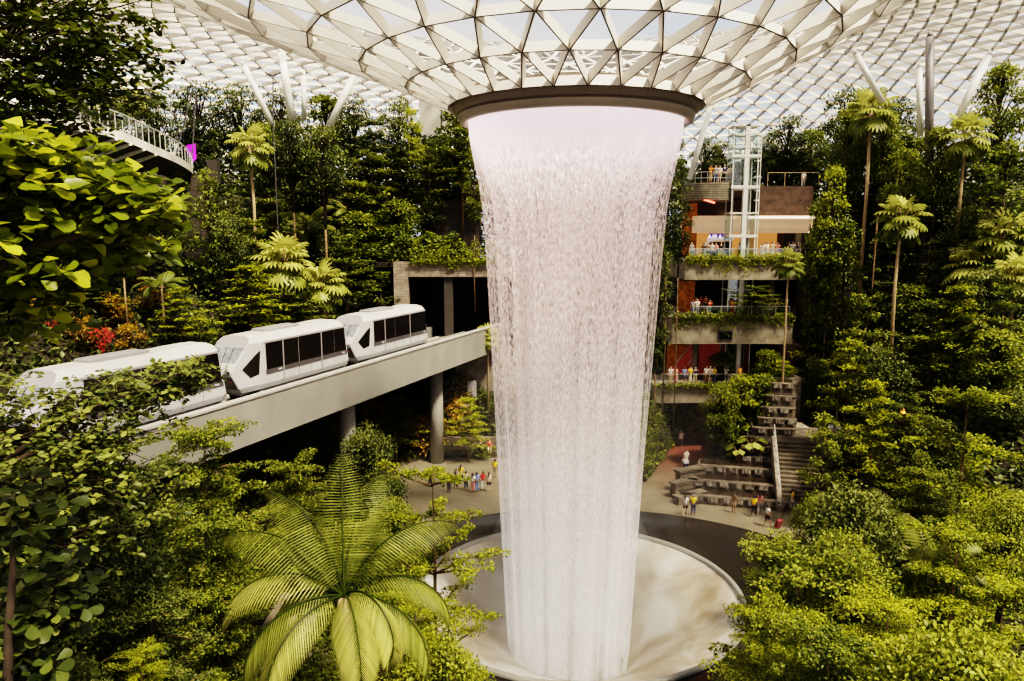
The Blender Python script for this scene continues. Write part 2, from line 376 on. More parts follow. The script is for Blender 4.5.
# ------------------------------------------------------------------ floor, pool
m, n, b = nt('plaza_floor'); M['plaza'] = m; b.inputs['Roughness'].default_value = .28
g_ = n.nodes.new('ShaderNodeNewGeometry'); s_ = n.nodes.new('ShaderNodeSeparateXYZ'); n.links.new(g_.outputs['Position'], s_.inputs[0])
mr = n.nodes.new('ShaderNodeMapRange'); mr.inputs[1].default_value = 57; mr.inputs[2].default_value = 72; n.links.new(s_.outputs[1], mr.inputs[0])
mr2 = n.nodes.new('ShaderNodeMapRange'); mr2.inputs[1].default_value = 10; mr2.inputs[2].default_value = 14; n.links.new(s_.outputs[0], mr2.inputs[0])
mu = n.nodes.new('ShaderNodeMath'); mu.operation = 'MULTIPLY'; n.links.new(mr.outputs[0], mu.inputs[0]); n.links.new(mr2.outputs[0], mu.inputs[1])
mx = n.nodes.new('ShaderNodeMixRGB'); n.links.new(mu.outputs[0], mx.inputs[0])
n.links.new(ramp(n, noise(n, .5, 6, coords(n)), [(.3, (.165, .14, .10)), (.7, (.235, .205, .155))]), mx.inputs[1])
n.links.new(ramp(n, noise(n, .8, 5, coords(n)), [(.3, (.17, .055, .042)), (.7, (.25, .085, .062))]), mx.inputs[2])  # red light on the back path, mixed into the floor colour by position
br = n.nodes.new('ShaderNodeTexBrick'); br.inputs['Scale'].default_value = 1; br.inputs['Brick Width'].default_value = 1.2; br.inputs['Row Height'].default_value = .6; br.inputs['Mortar Size'].default_value = .01
br.inputs['Color1'].default_value = (1, 1, 1, 1); br.inputs['Color2'].default_value = (.93, .93, .92, 1); br.inputs['Mortar'].default_value = (.7, .68, .65, 1)
n.links.new(coords(n), br.inputs['Vector'])
mm = n.nodes.new('ShaderNodeMixRGB'); mm.blend_type = 'MULTIPLY'; mm.inputs[0].default_value = 1
n.links.new(mx.outputs[0], mm.inputs[1]); n.links.new(br.outputs[0], mm.inputs[2]); n.links.new(mm.outputs[0], b.inputs['Base Color'])
fl = MB()
for sc_ in (1.0, None):
    for j in range(128):
        th = 2*PI*j/128; fl.v.append((5.1+16.3*math.cos(th), 41.6+13.3*math.sin(th), 0) if sc_ else (CX+110*math.cos(th), CY+110*math.sin(th), 0))
fl.f = [(j, (j+1) % 128, 128+(j+1) % 128, 128+j) for j in range(128)]; fl.m = [0]*128
struct(fl.build('floor', M['plaza']))
# planted hills
def hill(name, x0, x1, y0, y1, st, keep):
    xs = np.arange(x0, x1+.01, st); ys = np.arange(y0, y1+.01, st); g = MB(); vs = []; idx = {}; fs = []
    Z = {}
    for i, x in enumerate(xs):
        for j, y in enumerate(ys): Z[i, j] = H(x, y)
    for i in range(len(xs)-1):
        for j in range(len(ys)-1):
            c = [(i, j), (i+1, j), (i+1, j+1), (i, j+1)]
            if max(Z[k] for k in c) > .02 and keep(xs[i], ys[j]):
                f = []
                for k in c:
                    if k not in idx: idx[k] = len(vs); vs.append((xs[k[0]], ys[k[1]], Z[k]-.03))
                    f.append(idx[k])
                fs.append(f)
    g.add(vs, fs); o = g.build(name, M['soil'], None, True); return struct(o)
hill('ground', -75, 78, 2, 122, 1.5, lambda x, y: not (8 < x < 31.5 and 66 < y < 97) and not (-13 < x < 6 and 75 < y < 91))
m, n, b = nt('pool_bowl'); M['bowl'] = m; b.inputs['Roughness'].default_value = .25
f_ = noise(n, .28, 5, coords(n), .6)
n.links.new(ramp(n, f_, [(.36, (.26, .20, .13)), (.50, (.42, .37, .30)), (.60, (.56, .53, .49))]), b.inputs['Base Color'])
pool = thing('rain_pool', 'round white dish pool with a wide black granite rim under the waterfall', 'pool', (3.9, 41.6, 0))
g = MB(); N_ = 128
for i_, (kx, r_, z_) in enumerate([(1, 1.008, .0), (1, 1, .05), (.99, .99, -.02), (0, 0, -.06)]):
    for j in range(N_):
        th = 2*PI*j/N_
        g.v.append((1.2*kx+16.3*r_*math.cos(th), 13.3*r_*math.sin(th), z_) if kx else (9.6*math.cos(th), 9.6*math.sin(th), z_))
g.f = [(i*N_+j, i*N_+(j+1) % N_, (i+1)*N_+(j+1) % N_, (i+1)*N_+j) for i in range(3) for j in range(N_)]; g.m = [1]*N_*2+[0]*N_
g.build('granite_rim', [M['wet'], M['wet']], pool, True)
g = MB(); g.lathe([(9.5, -.12), (9.4, -.16), (9.0, -.34), (8.2, -.75), (7, -1.4), (5.6, -2.2), (4.2, -3.1), (3.2, -4.2), (.01, -4.5)], 128); g.build('acrylic_bowl', [M['bowl']], pool, True)
g = MB(); g.lathe([(9.72, -.06), (9.72, .1), (9.45, .1), (9.45, -.2)], 128); g.build('bowl_kerb', M['concrete'], pool, True)
# ------------------------------------------------------------------ viaduct
def along(mb, a0, a1, s0, s1, z0, z1, mi=0):
    p = [tr(a0, s0), tr(a1, s0), tr(a1, s1), tr(a0, s1)]
    mb.prism([(q.x, q.y) for q in p], z0, z1, mi)
via = thing('viaduct', 'grey concrete train viaduct crossing from the left edge to the tunnel', 'bridge', (tr(0, 0).x, tr(0, 0).y, 0))
via.location = (0, 0, 0)
A0, A1 = -30, 45.5
g = MB(); along(g, A0, A1, 0, .28, 9.3, 11.92); 
for k in range(31): along(g, A0+k*2.5, A0+k*2.5+.03, -.006, 0, 9.3, 11.9, 1)
g.build('parapet', [M['concrete'], M['grey']], via)
g = MB(); along(g, A0, A1, -.07, .42, 11.88, 12.0); g.build('coping', M['concrete_l'], via)
g = MB(); along(g, A0, A1, .28, 7.8, 9.3, 10.1); g.build('deck', M['track'], via)
g = MB(); along(g, A0, A1, 7.8, 8.1, 9.3, 11.3); g.build('far_parapet', M['concrete'], via)
g = MB(); along(g, A0, A1, 3.95, 4.15, 10.1, 11.0); g.build('centre_wall', M['concrete'], via)
for c_, nm in ((2.15, 'running_beam'), (5.9, 'running_beam')):
    for d_ in (-.85, .85):
        g = MB(); along(g, A0, A1, c_+d_-.2, c_+d_+.2, 10.1, 10.42); g.build(nm, M['concrete_l'], via)
    g = MB(); along(g, A0, A1, c_-.08, c_+.08, 10.1, 10.5); g.build('guide_rail', M['steel'], via)
def pier(px, s, lab):
    # where does the pixel column cross the centre line
    best = min((abs((tr(a/10, s).x)/(tr(a/10, s).y*1.02)*F+512-px), a/10) for a in range(-100, 450))
    p = tr(best[1], s); g = MB(); g.bar((0, 0, -.05), (0, 0, 9.3-H(p.x, p.y)), .62, 28)
    o = thing('viaduct_pier', lab, 'pier', (p.x, p.y, H(p.x, p.y))); g.build('shaft', M['concrete'], o, True)
    g = MB(); g.bar((0, 0, 9.3-H(p.x, p.y)-.25), (0, 0, 9.3-H(p.x, p.y)), .75, 28); g.build('cap', M['concrete'], o)
pier(346, 1.6, 'round concrete pier under the viaduct behind the dark round tree'); pier(436, 2.2, 'smaller far round pier under the viaduct near the waterfall')
# ------------------------------------------------------------------ trains
def make_car(lab):
    root = thing('train_car', lab, 'train car')
    Lc, hw = 11.3, 1.38
    Zs = [0.0, .35, 1.15, 1.35, 2.5, 2.85, 3.12, 3.25]
    Wd = [1.28, hw, hw, hw, 1.36, 1.354, 1.12, .6]
    def uf(z): return np.interp(z, [0, .35, 1.15, 1.35, 2.75, 3.25], [.75, .45, .02, 0, 1.25, 1.75])
    def wf_(z): return np.interp(z, [0, .35, 1.25, 2.8, 3.3], [.80, .80, .72, .86, .9])
    def ur(z): return Lc - np.interp(z, [0, .4, 3.25], [.06, 0, .55])
    vs, fs, mi = [], [], []
    rings = []
    for kind in range(4):
        ring = []
        for z, w in zip(Zs, Wd):
            if kind == 0: u, ww = uf(z), w*wf_(z)
            elif kind == 1: u, ww = max(uf(z)+.5, 2.35-.0*z), w
            elif kind == 2: u, ww = ur(z)-.35, w
            else: u, ww = ur(z), w*.93
            ring.append((u, -ww, z)); 
            ring.append((u, ww, z))
        rings.append(ring); vs += ring
    n_ = len(Zs)*2
    for a in range(3):
        for i in range(len(Zs)-1):
            for s in (0, 1):
                p, q = a*n_+2*i+s, a*n_+2*(i+1)+s
                f = (p, p+n_, q+n_, q); fs.append(f if s == 0 else f[::-1]); mi.append(1 if Zs[i] >= 2.85 else (0))
        t = a*n_+n_-2; fs.append((t, t+n_, t+n_+1, t+1)); mi.append(1)
        t = a*n_; fs.append((t, t+1, t+n_+1, t+n_)); mi.append(2)
    for a in (0, 3):
        for i in range(len(Zs)-1):
            t = a*n_+2*i; f = (t, t+2, t+3, t+1); fs.append(f if a == 0 else f[::-1]); mi.append((2 if Zs[i] >= 2.5 else 0) if a == 0 else 0)
    g = MB(); g.v = vs; g.f = fs; g.m = mi; body = g.build('body', [M['white'], M['roofw'], M['grey']], root)
    bv = body.modifiers.new('bevel', 'BEVEL'); bv.width = .05; bv.segments = 2; bv.limit_method = 'ANGLE'
    def panel(name, y, pts, mat, th=.03, parent=root):   # polygon in u,z on the side at y
        s = 1 if y > 0 else -1; g = MB(); k = len(pts)
        yy = lambda z: np.interp(z, [0, .35, 1.35, 2.85], [1.28, hw, hw, 1.354])
        V = [(u, s*(yy(z)-.02), z) for u, z in pts]+[(u, s*(yy(z)+th), z) for u, z in pts]
        F_ = [tuple(range(k, 2*k)), tuple(range(k-1, -1, -1))]+[(i, (i+1) % k, k+(i+1) % k, k+i) for i in range(k)]
        g.add(V, F_); return g.build(name, mat, parent)
    for s in (-1, 1):
        for (u0, u1) in ((2.55, 4.05), (4.2, 5.6), (5.66, 7.95), (8.1, 9.45), (9.5, 10.85)):
            panel('side_window', s, [(u0, 1.16), (u1 if u1 < 10.5 else u1-.0, 1.16), (u1 if u1 < 10.5 else u1-.18, 2.72), (u0, 2.72)], M['black'])
        panel('window_band', s, [(2.5, .86), (10.98, .86), (10.95, 1.14), (2.5, 1.14)], M['dgrey'], .02)
        panel('roof_rail', s, [(2.4, 2.74), (10.7, 2.74), (10.68, 2.84), (2.4, 2.84)], M['grey'], .04)
        for u in (4.12, 8.02): panel('door_seal', s, [(u-.045, .3), (u+.045, .3), (u+.045, 2.72), (u-.045, 2.72)], M['grey'], .05)
        for u in (5.62, 9.47, 6.9): panel('panel_joint', s, [(u-.015, .3), (u+.015, .3), (u+.015, .86), (u-.015, .86)], M['dgrey'], .012)
        for u in (3.6, 10.3): panel('side_lamp', s, [(u, .97), (u+.3, .97), (u+.3, 1.06), (u, 1.06)], M['white'], .05)
        # quarter window in the slanting nose panel
        g = MB(); 
        def np_(t, z):   # point on the nose side surface between ring 0 and ring 1
            w = np.interp(z, Zs, Wd); a = (uf(z), w*wf_(z)); b_ = (max(uf(z)+.5, 2.35), w)
            return (a[0]*(1-t)+b_[0]*t, s*(a[1]*(1-t)+b_[1]*t+.02), z)
        P_ = [np_(.30, 1.42), np_(.52, .85), np_(.82, .98), np_(.84, 2.38), np_(.60, 2.10)]
        g.add(P_, [(0, 1, 2, 3, 4) if s < 0 else (4, 3, 2, 1, 0)]); g.build('quarter_window', M['black'], root)
    # windscreen on the front
    g = MB(); z0, z1 = 1.30, 2.62
    for zz in (z0, z1):
        w = np.interp(zz, Zs, Wd)*wf_(zz)*.90
        for s in (-1, 1): g.v.append((uf(zz)-.03, s*w, zz))
    g.f = [(0, 2, 3, 1)]; g.m = [0]; g.build('windscreen', M['wshield'], root)
    for s in (-1, 0, 1):
        g = MB(); z0, z1 = 1.36, 2.56; g.bar((uf(z0)-.05, s*.45-.12, z0), (uf(z1)-.05, s*.5+.15, z1), .018, 5); g.build('wiper', M['rubber'], root)
    g = MB(); V = []
    for zz, k_ in ((.28, .93), (1.05, .93)):
        w = np.interp(zz, Zs, Wd)*wf_(zz)*k_
        for s in (-1, 1): V.append((uf(zz)-.025, s*w, zz))
    g.add(V, [(0, 2, 3, 1)]); g.build('front_grille', M['dgrey'], root)
    for s in (-1, 1):
        g = MB(); g.box(.18, .30, s*.72-.12, s*.72+.12, .75, .9); g.build('tail_lamp', M['redpanel'], root)
    # rear windows
    g = MB(); g.add([(ur(1.4)+.01, -.9, 1.4), (ur(1.4)+.01, .9, 1.4), (ur(2.6)+.01, .85, 2.6), (ur(2.6)+.01, -.85, 2.6)], [(0, 1, 2, 3)]); g.build('rear_window', M['black'], root)
    g = MB(); g.prism([(3.6, -.5), (4.0, -.62), (6.6, -.62), (7.0, -.5), (7.0, .5), (6.6, .62), (4.0, .62), (3.6, .5)], 3.2, 3.38); g.build('roof_unit', M['grey'], root)
    g = MB(); g.prism([(8.3, -.45), (10, -.45), (10, .45), (8.3, .45)], 3.2, 3.3); g.build('roof_hatch', M['roofw'], root)
    g = MB(); g.box(2.1, 10.9, -1.2, 1.2, -.16, .0); g.box(.75, 2.1, -.98, .98, -.1, .02); g.build('underframe', M['grey'], root)
    for u in (2.3, 9.3):
        g = MB(); g.box(u-.6, u+.6, -.5, .5, -.55, -.16); g.build('bogie', M['rubber'], root)
        for s in (-1, 1):
            g = MB(); g.bar((u, s*.7, -.42), (u, s*1.0, -.42), .36, 20); g.build('wheel', M['rubber'], root)
    g = MB(); g.bar((-.2, 0, .05), (.9, 0, .05), .12, 10); g.bar((.3, 0, -.45), (.3, 0, .0), .25, 12); g.build('coupler', M['concrete_l'], root)
    return root
car = make_car('white train car in the middle of the train, whole side clear of leaves')
def put_car(o, px_nose):
    best = min((abs((tr(a/20, 1.6).x)/(tr(a/20, 1.6).y*1.0)*F*.99+512-px_nose), a/20) for a in range(-300, 900))
    p = tr(best[1], 2.15); o.location = (p.x, p.y, 11.95); o.rotation_euler = (0, 0, math.atan2(TD.y, TD.x)); return best[1]
a_mid = put_car(car, 226)
def at_a(o, a): p = tr(a, 2.15); o.location = (p.x, p.y, 11.95); o.rotation_euler = (0, 0, math.atan2(TD.y, TD.x))
a_mid = 7.9; at_a(car, a_mid)
c2 = dup(car); c2['label'] = 'white train car at the right end of the train nearest the tunnel'; at_a(c2, a_mid+12.0)
c3 = dup(car); c3['label'] = 'white train car at the left edge half covered by leafy branches'; at_a(c3, a_mid-12.0)
# ------------------------------------------------------------------ tunnel mouth
pA = at(398, 300, 74.5)
g = MB(); Yp = 76.2; X0, X1 = at(396, 300, Yp).x, at(500, 300, Yp).x; zt = at(440, 277, Yp).z; z2 = at(440, 262, Yp).z
g.box(X0-.2, X0+1.3, Yp, Yp+1.2, 5, z2); g.box(X0+1.3, X1+6, Yp, Yp+1.2, zt, z2); g.box(X1+1.5, X1+6, Yp, Yp+1.2, 5, zt); g.box(X0+1.3, X1+1.5, Yp, Yp+1.2, 4, 9.3)
struct(g.build('wall_portal', M['stone']))
g = MB(); g.box(X0-4, X1+8, Yp+1.2, Yp+16.5, z2-.6, z2-.05); struct(g.build('ground_terrace', M['soil']))
g = MB(); g.box(X0+1.3, X1+1.5, Yp+1.2, Yp+14, 9.2, 9.3); g.box(X0+1.3, X1+1.5, Yp+13.9, Yp+14, 9.3, zt+.4); g.box(X0+1.2, X0+1.3, Yp+1, Yp+14, 9.3, zt+.4); g.box(X1+1.5, X1+1.6, Yp+1, Yp+14, 9.3, zt+.4); g.box(X0+1.3, X1+1.5, Yp+1, Yp+14, zt+.3, zt+.4)
struct(g.build('wall_tunnel', M['darkc']))
g = MB(); xq = at(449, 300, Yp+1).x; g.box(xq-.45, xq+.45, Yp+.3, Yp+1.4, 9.3, zt); o = g.build('tunnel_pillar', M['darkc']); tag(o, 'dark square pillar dividing the tunnel mouth', 'pillar')
# left rock walls behind the forest and terraces
def wallbox(name, px0, px1, py0, py1, Y, mat, th=1.5, down=0):
    a, b_ = at(px0, py0, Y), at(px1, py1, Y); g = MB(); g.box(min(a.x, b_.x), max(a.x, b_.x), Y, Y+th, min(a.z, b_.z)-down, max(a.z, b_.z)); return struct(g.build(name, mat))
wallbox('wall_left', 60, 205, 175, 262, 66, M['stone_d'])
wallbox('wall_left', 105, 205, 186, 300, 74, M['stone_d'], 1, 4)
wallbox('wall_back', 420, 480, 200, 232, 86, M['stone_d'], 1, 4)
# white bulkhead tower behind the forest near the waterfall
a = at(432, 92, 92); g = MB(); g.box(a.x-1.6, a.x+1.0, 92, 94, 20, a.z); g.box(a.x+1.3, a.x+1.9, 92, 94, 20, a.z-1.2); tag(g.build('service_tower', M['concrete_l']), 'pale square tower behind the forest left of the waterfall', 'tower')
# ------------------------------------------------------------------ right-hand building
YB = 72.0
def xz(px, py, Y): p = at(px, py, Y); return p.x, p.z
def slab(name, label, px0, px1, ytop, ybot, Y, depth, mat, bulge=0.0):
    x0, zt = xz(px0, ytop, Y); x1, zb = xz(px1, ybot, Y); g = MB()
    front = [(x0+(x1-x0)*i/12, Y-bulge*math.sin(PI*i/12)) for i in range(13)]
    g.prism(front+[(x1, Y+depth), (x0, Y+depth)], zb, zt); o = g.build(name, mat)
    return struct(o) if label is None else tag(o, label, 'terrace'), (x0, x1, zt, zb, Y)
F4, f4 = slab('terrace_slab', 'upper long planted concrete terrace in front of the orange shopfront', 685, 852, 260, 280, YB, 11, M['slab'])
F3, f3 = slab('terrace_slab', 'middle planted concrete terrace carrying the black screen', 672, 792, 318, 344, YB-1, 12, M['slab'])
F2, f2 = slab('terrace_slab', 'lowest concrete footbridge over the red path', 655, 752, 386, 403, YB-2, 6, M['slab'])
# storey back walls
def back(name, px0, px1, y0, y1, Y, mat): return wallbox(name, px0, px1, y0, y1, Y, mat, .4)
back('wall_back', 690, 818, 217, 262, 82, M['shop']); back('wall_back', 680, 830, 279, 322, 83, M['shopd']); back('wall_back', 672, 800, 340, 392, 83, M['shopd'])
back('wall_back', 655, 760, 398, 450, 96, M['shopd'])
# cream cornice bands over the shopfront
x0, z0 = xz(697, 218, 75); x1, z1 = xz(812, 233, 75)
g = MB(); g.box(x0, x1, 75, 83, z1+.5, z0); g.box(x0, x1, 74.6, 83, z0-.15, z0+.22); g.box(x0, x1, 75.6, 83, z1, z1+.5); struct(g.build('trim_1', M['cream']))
g = MB(); g.box(x0+5, x1, 74.4, 74.62, z0-.03, z0+.12); struct(g.build('trim_2', plain('cove_light', (1, .86, .75), .5, emit=1.3)))
# dark red stone wall of the top terrace
x0, z0 = xz(756, 186, 75.5); x1, z1 = xz(812, 218, 75.5)
g = MB(); g.box(x0, x1, 75.5, 77, z1, z0); struct(g.build('wall_terrace', M['redwall']))
g = MB(); g.box(xz(690, 190, 78)[0], xz(760, 190, 78)[0], 78, 79, z1, z0-1.2); struct(g.build('wall_recess', M['shopd']))
TOPZ = z0
g = MB(); g.box(xz(690, 190, 75)[0], xz(812, 190, 75)[0], 77, 96, TOPZ-.35, TOPZ-.1); struct(g.build('floor_terrace', M['slab']))
# round balcony
bx, bz = xz(712, 183, 73.5); bz0 = xz(712, 200, 73.5)[1]
bal = thing('round_balcony', 'curved stone balcony at the top of the building beside the glass lift', 'balcony', (bx, 75.0, bz))
g = MB(); arc = [(2.45*math.cos(t), -2.3*math.sin(t)) for t in [PI*i/24 for i in range(25)]]
g.prism(arc+[(-2.45, 3), (2.45, 3)], bz0-bz, .0); g.build('parapet', M['slab'], bal)
g = MB()
for k in range(7): g.prism([(x*1.012, y*1.012) for x, y in arc], -1.5+.22*k, -1.5+.22*k+.03, 0)
g.build('board_lines', M['darkc'], bal)
g = MB()
for i in range(0, 25, 2): g.bar((arc[i][0]*.97, arc[i][1]*.97, 0), (arc[i][0]*.97, arc[i][1]*.97, 1.0), .022, 5)
for h in (.45, 1.0): g.tube([(x*.97, y*.97, h) for x, y in arc], .028, 5)
g.build('railing', M['steel'], bal)
g = MB(); T = Matrix.Translation((-.2, -1.55, bz0-bz-.12)) @ Matrix.Rotation(.6, 4, 'Z') @ Matrix.Rotation(.18, 4, 'Y'); g.box(-.75, .75, -.07, .07, -.07, .07, T=T)
tag(g.build('red_lamp', M['redglow'], None, loc=(bx, 75, bz)), 'glowing red light tube under the round balcony', 'lamp')
# railings
def rail(px0, px1, z, Y, lab, bulge=0, h=1.05, nm='terrace_railing', mat=None, glass=True):
    x0, x1 = at(px0, 300, Y).x, at(px1, 300, Y).x; o = thing(nm, lab, 'railing', (x0, Y, z)); w = x1-x0; g = MB(); k = max(2, int(w/1.3))
    for i in range(k+1): g.box(w*i/k-.025, w*i/k+.025, -.03, .03, 0, h)
    g.build('posts', mat or M['steel'], o); g = MB(); g.box(0, w, -.035, .035, h, h+.06); g.build('handrail', mat or M['steel'], o)
    if glass: g = MB(); g.box(0, w, -.008, .008, .1, h-.05); g.build('glass_panel', M['glass'], o)
    return o
rail(688, 760, f4[2], YB+.5, 'glass railing on the upper terrace left of the lift tower'); rail(761, 845, f4[2], YB+.5, 'glass railing on the upper terrace right of the lift tower')
rail(694, 790, f3[2], YB-.4, 'glass railing on the middle terrace'); rail(664, 745, f2[2], YB-1.5, 'railing along the footbridge behind its visitors', glass=False)
rail(762, 812, TOPZ, 75.7, 'thin post railing on top of the dark red terrace wall', glass=False, h=1.3, mat=M['bark_p'])
# red-lit staircase between the floors
g = MB(); xa, za = xz(697, 348, 76); xb, zb = xz(722, 384, 76); xc = xz(672, 386, 76)[0]
st = thing('escalator', 'red lit escalator rising behind the footbridge', 'escalator', (xc, 76, f2[2]))
zr = f3[3]-f2[2]; w = xb-xc
g.add([(0, 0, 0), (w*.5, 0, zr*.95), (w*.62, 0, zr*.95), (w*.3, 0, 0), (0, 2, 0), (w*.5, 2, zr*.95), (w*.62, 2, zr*.95), (w*.3, 2, 0)], [(0, 3, 2, 1), (4, 5, 6, 7), (0, 1, 5, 4), (3, 7, 6, 2), (1, 2, 6, 5), (0, 4, 7, 3)]); g.build('truss', M['redpanel'], st)
g = MB(); g.bar((.2, -.05, 1.0), (w*.5+.1, -.05, zr*.95+.6), .06, 6); g.bar((w*.3, -.05, 1), (w*.66, -.05, zr*.95+.5), .06, 6); g.build('handrail', M['steel'], st)
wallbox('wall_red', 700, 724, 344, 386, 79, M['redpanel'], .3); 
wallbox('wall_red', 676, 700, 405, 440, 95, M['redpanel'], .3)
g = MB(); x0, z1 = xz(712, 375, 74); x1, z0 = xz(742, 387, 74); g.box(x0, x1, 74, 75, z0, z1); tag(g.build('planter_box', M['slab']), 'low pale concrete planter at the foot of the red lit stair', 'planter')
# orange lit creepers wall at the left ends
wallbox('wall_vine', 684, 696, 203, 255, 77, M['orange'], .5)
wallbox('wall_vine', 680, 694, 281, 318, 77, M['orange'], .5); wallbox('wall_vine', 668, 690, 345, 382, 77, M['orange'], .5)
# shop sign and arch
x0, z0 = xz(709, 241, 79); x1, z1 = xz(727, 233.5, 79)
sg = thing('shop_sign', 'purple sign with white lettering above the white archway', 'sign', (x0, 79, z0)); g = MB(); g.box(0, x1-x0, 0, .2, 0, z1-z0); g.build('board', M['purple'], sg)
fc = bpy.data.curves.new('lettering', 'FONT'); fc.body = 'AIRAL'; fc.size = .72; fc.extrude = .02; fc.align_x = 'CENTER'; fc.align_y = 'CENTER'
tmp = link(bpy.data.objects.new('tmp', fc)); bpy.context.view_layer.update(); me = bpy.data.meshes.new_from_object(tmp); bpy.data.objects.remove(tmp); me.materials.clear(); me.materials.append(M['signw'])
o = link(bpy.data.objects.new('lettering', me), sg); o.location = ((x1-x0)*.42, -.03, (z1-z0)*.5); o.rotation_euler = (PI/2, 0, 0)
xa, za = xz(705, 262, 78.5); xb, zb = xz(729, 239, 78.5); g = MB(); hgt = zb-f4[2]; w = xb-xa+.4
g.tube([(0, 0, 0), (0, 0, hgt-.9), (.08, 0, hgt-.5), (.35, 0, hgt-.18), (.8, 0, hgt-.05), (w, 0, hgt-.05)], .17, 10)
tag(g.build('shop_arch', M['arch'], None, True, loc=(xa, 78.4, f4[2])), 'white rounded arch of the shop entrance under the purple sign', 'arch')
g = MB(); g.box(.2, w, 0, .1, 0, hgt-.3); o = g.build('shop_doorway', M['shopd'], None, loc=(xa, 78.7, f4[2])); tag(o, 'dark doorway inside the white arch', 'doorway')
# screen
x0, z0 = xz(718.5, 340, YB-1.25); x1, z1 = xz(733, 331, YB-1.25); s_ = thing('wall_screen', 'black rectangular display screen hung on the middle terrace edge', 'screen', (x0, YB-1.14, z0))
g = MB(); g.box(0, x1-x0, 0, .12, 0, z1-z0); g.build('bezel', M['dgrey'], s_); g = MB(); g.box(.06, x1-x0-.06, -.01, 0, .06, z1-z0-.06); g.build('display', M['screen'], s_)
# lift tower
lx, lz = xz(744.5, 126, 74); lift = thing('glass_lift_tower', 'tall white framed glass lift tower in front of the terraces', 'lift', (lx, 74, 0)); hl_ = lz
g = MB(); wv = 1.2
g.box(-.12, .30, -1.0, -.6, .5, hl_); g.build('main_mast', M['col'], lift)
for (x, y) in ((-wv, -.9), (wv, -.9), (-wv, 1), (wv, 1)):
    g = MB(); g.box(x-.045, x+.045, y-.045, y+.045, .5, hl_-(0 if x < 0 else .6)); g.build('corner_post', M['col'], lift)
for py in (134, 147, 156, 187, 213, 236, 290):
    z = xz(743, py, 73.2)[1]; g = MB(); b_ = .14 if py in (156, 187, 236) else .07
    g.box(-wv-.15, wv+.15, -1.02, -.9, z-b_, z+b_); g.box(-wv-.15, -wv, -.9, 1.1, z-b_, z+b_); g.box(wv, wv+.15, -.9, 1.1, z-b_, z+b_); g.box(-wv, wv, 1, 1.1, z-b_, z+b_); g.build('ring_beam', M['col'], lift)
for s in (-1, 1):
    g = MB(); g.box(s*wv-.01, s*wv+.01, -.85, .95, .6, hl_-.3); g.build('side_glass', M['glass_blue'], lift)
for s in (-.75, .75):
    g = MB(); g.bar((s, .2, .5), (s, .2, hl_-1), .045, 6); g.build('guide_rail', M['steel'], lift)
g = MB(); g.box(-wv+.05, -.3, -.93, -.9, xz(743, 187, 73.2)[1], hl_-.4); g.box(-wv+.05, -.3, -.93, -.9, .6, f4[2]-.2); g.build('front_glass', M['glass_blue'], lift)
g = MB(); zc = xz(743, 250, 73.2)[1]; g.box(-1.15, 1.15, -.35, .95, zc-1.3, zc-1.15); g.box(-1.15, 1.15, -.35, .95, zc+1.2, zc+1.5); g.box(.5, 1.15, .9, .95, zc-1.2, zc+1.2); g.build('lift_cabin', M['grey'], lift)
g = MB(); g.box(-wv-.1, wv+.1, -1, 1.1, hl_-.15, hl_); g.build('top_frame', M['col'], lift)
g = MB(); g.box(-wv-.1, wv+.1, -1, 1.2, 0, .5); g.build('lift_pit', M['slab'], lift)
g = MB(); x_, z_ = xz(762, 126, 70); 
for py in (134, 142, 150, 160, 176, 190, 200, 213): z = xz(743, py, 73.2)[1]; g.box(wv+.0, wv+.5, -.2, 0, z-.07, z+.07)
g.bar((wv+.5, -.1, f4[2]), (wv+.5, -.1, hl_-1), .05, 6); g.build('ladder_frame', M['col'], lift)
# columns under the slabs
for px, y0, y1, Y in ((797, 262, 218, 76), (770, 320, 280, 74), (694, 385, 345, 74)):
    x, zb_ = xz(px, y0, Y); zt_ = xz(px, y1, Y)[1]; g = MB(); g.bar((x, Y, zb_-.3), (x, Y, zt_+.5), .3, 14); tag(g.build('round_column', M['slab'], None, True), {797: 'column before the orange shop wall', 770: 'column behind the middle terrace beside the thin palm', 694: 'column behind the footbridge near the green wall'}[px], 'column')
# stone walls right of the terraces (behind trees)
wallbox('wall_right', 806, 850, 262, 345, 74.5, M['stone'], 2, 0)
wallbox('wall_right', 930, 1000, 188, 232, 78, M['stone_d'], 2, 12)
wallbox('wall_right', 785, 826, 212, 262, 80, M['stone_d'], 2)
wallbox('wall_planter', 767, 800, 378, 412, 68.5, M['stone'], 3, 8)
# green-wall side of the path: a leaning retaining wall
p0 = onz(646, 482, 0); p1 = onz(700, 408, 0); zt = xz(650, 385, p0.y+3)[1]
g = MB(); g.add([(p0.x, p0.y, 0), (p1.x, p1.y, 0), (p1.x-.3, p1.y, 5.2), (p0.x-1.2, p0.y+1.5, 5.2), (p0.x-3.2, p0.y, 0), (p0.x-4.0, p0.y+2, 5.2), (p1.x-4, p1.y, 5.2), (p1.x-4, p1.y, 0)], [(0, 1, 2, 3), (4, 0, 3, 5), (3, 2, 6, 5), (4, 5, 6, 7), (1, 7, 6, 2)])
struct(g.build('wall_path', M['soil'])); PATHW = (p0, p1)
p0r = onz(704, 470, 0); p1r = onz(716, 410, 0); g = MB(); g.add([(p0r.x, p0r.y, 0), (p1r.x, p1r.y, 0), (p1r.x, p1r.y, 2.2), (p0r.x, p0r.y, 1.0), (p0r.x+4, p0r.y+1, 0), (p1r.x+6, p1r.y, 0), (p1r.x+6, p1r.y, 2.2), (p0r.x+4, p0r.y+1, 1.0)], [(0, 3, 2, 1), (4, 5, 6, 7), (3, 7, 6, 2), (0, 4, 7, 3), (1, 2, 6, 5)]); struct(g.build('wall_path', M['stone_d']))
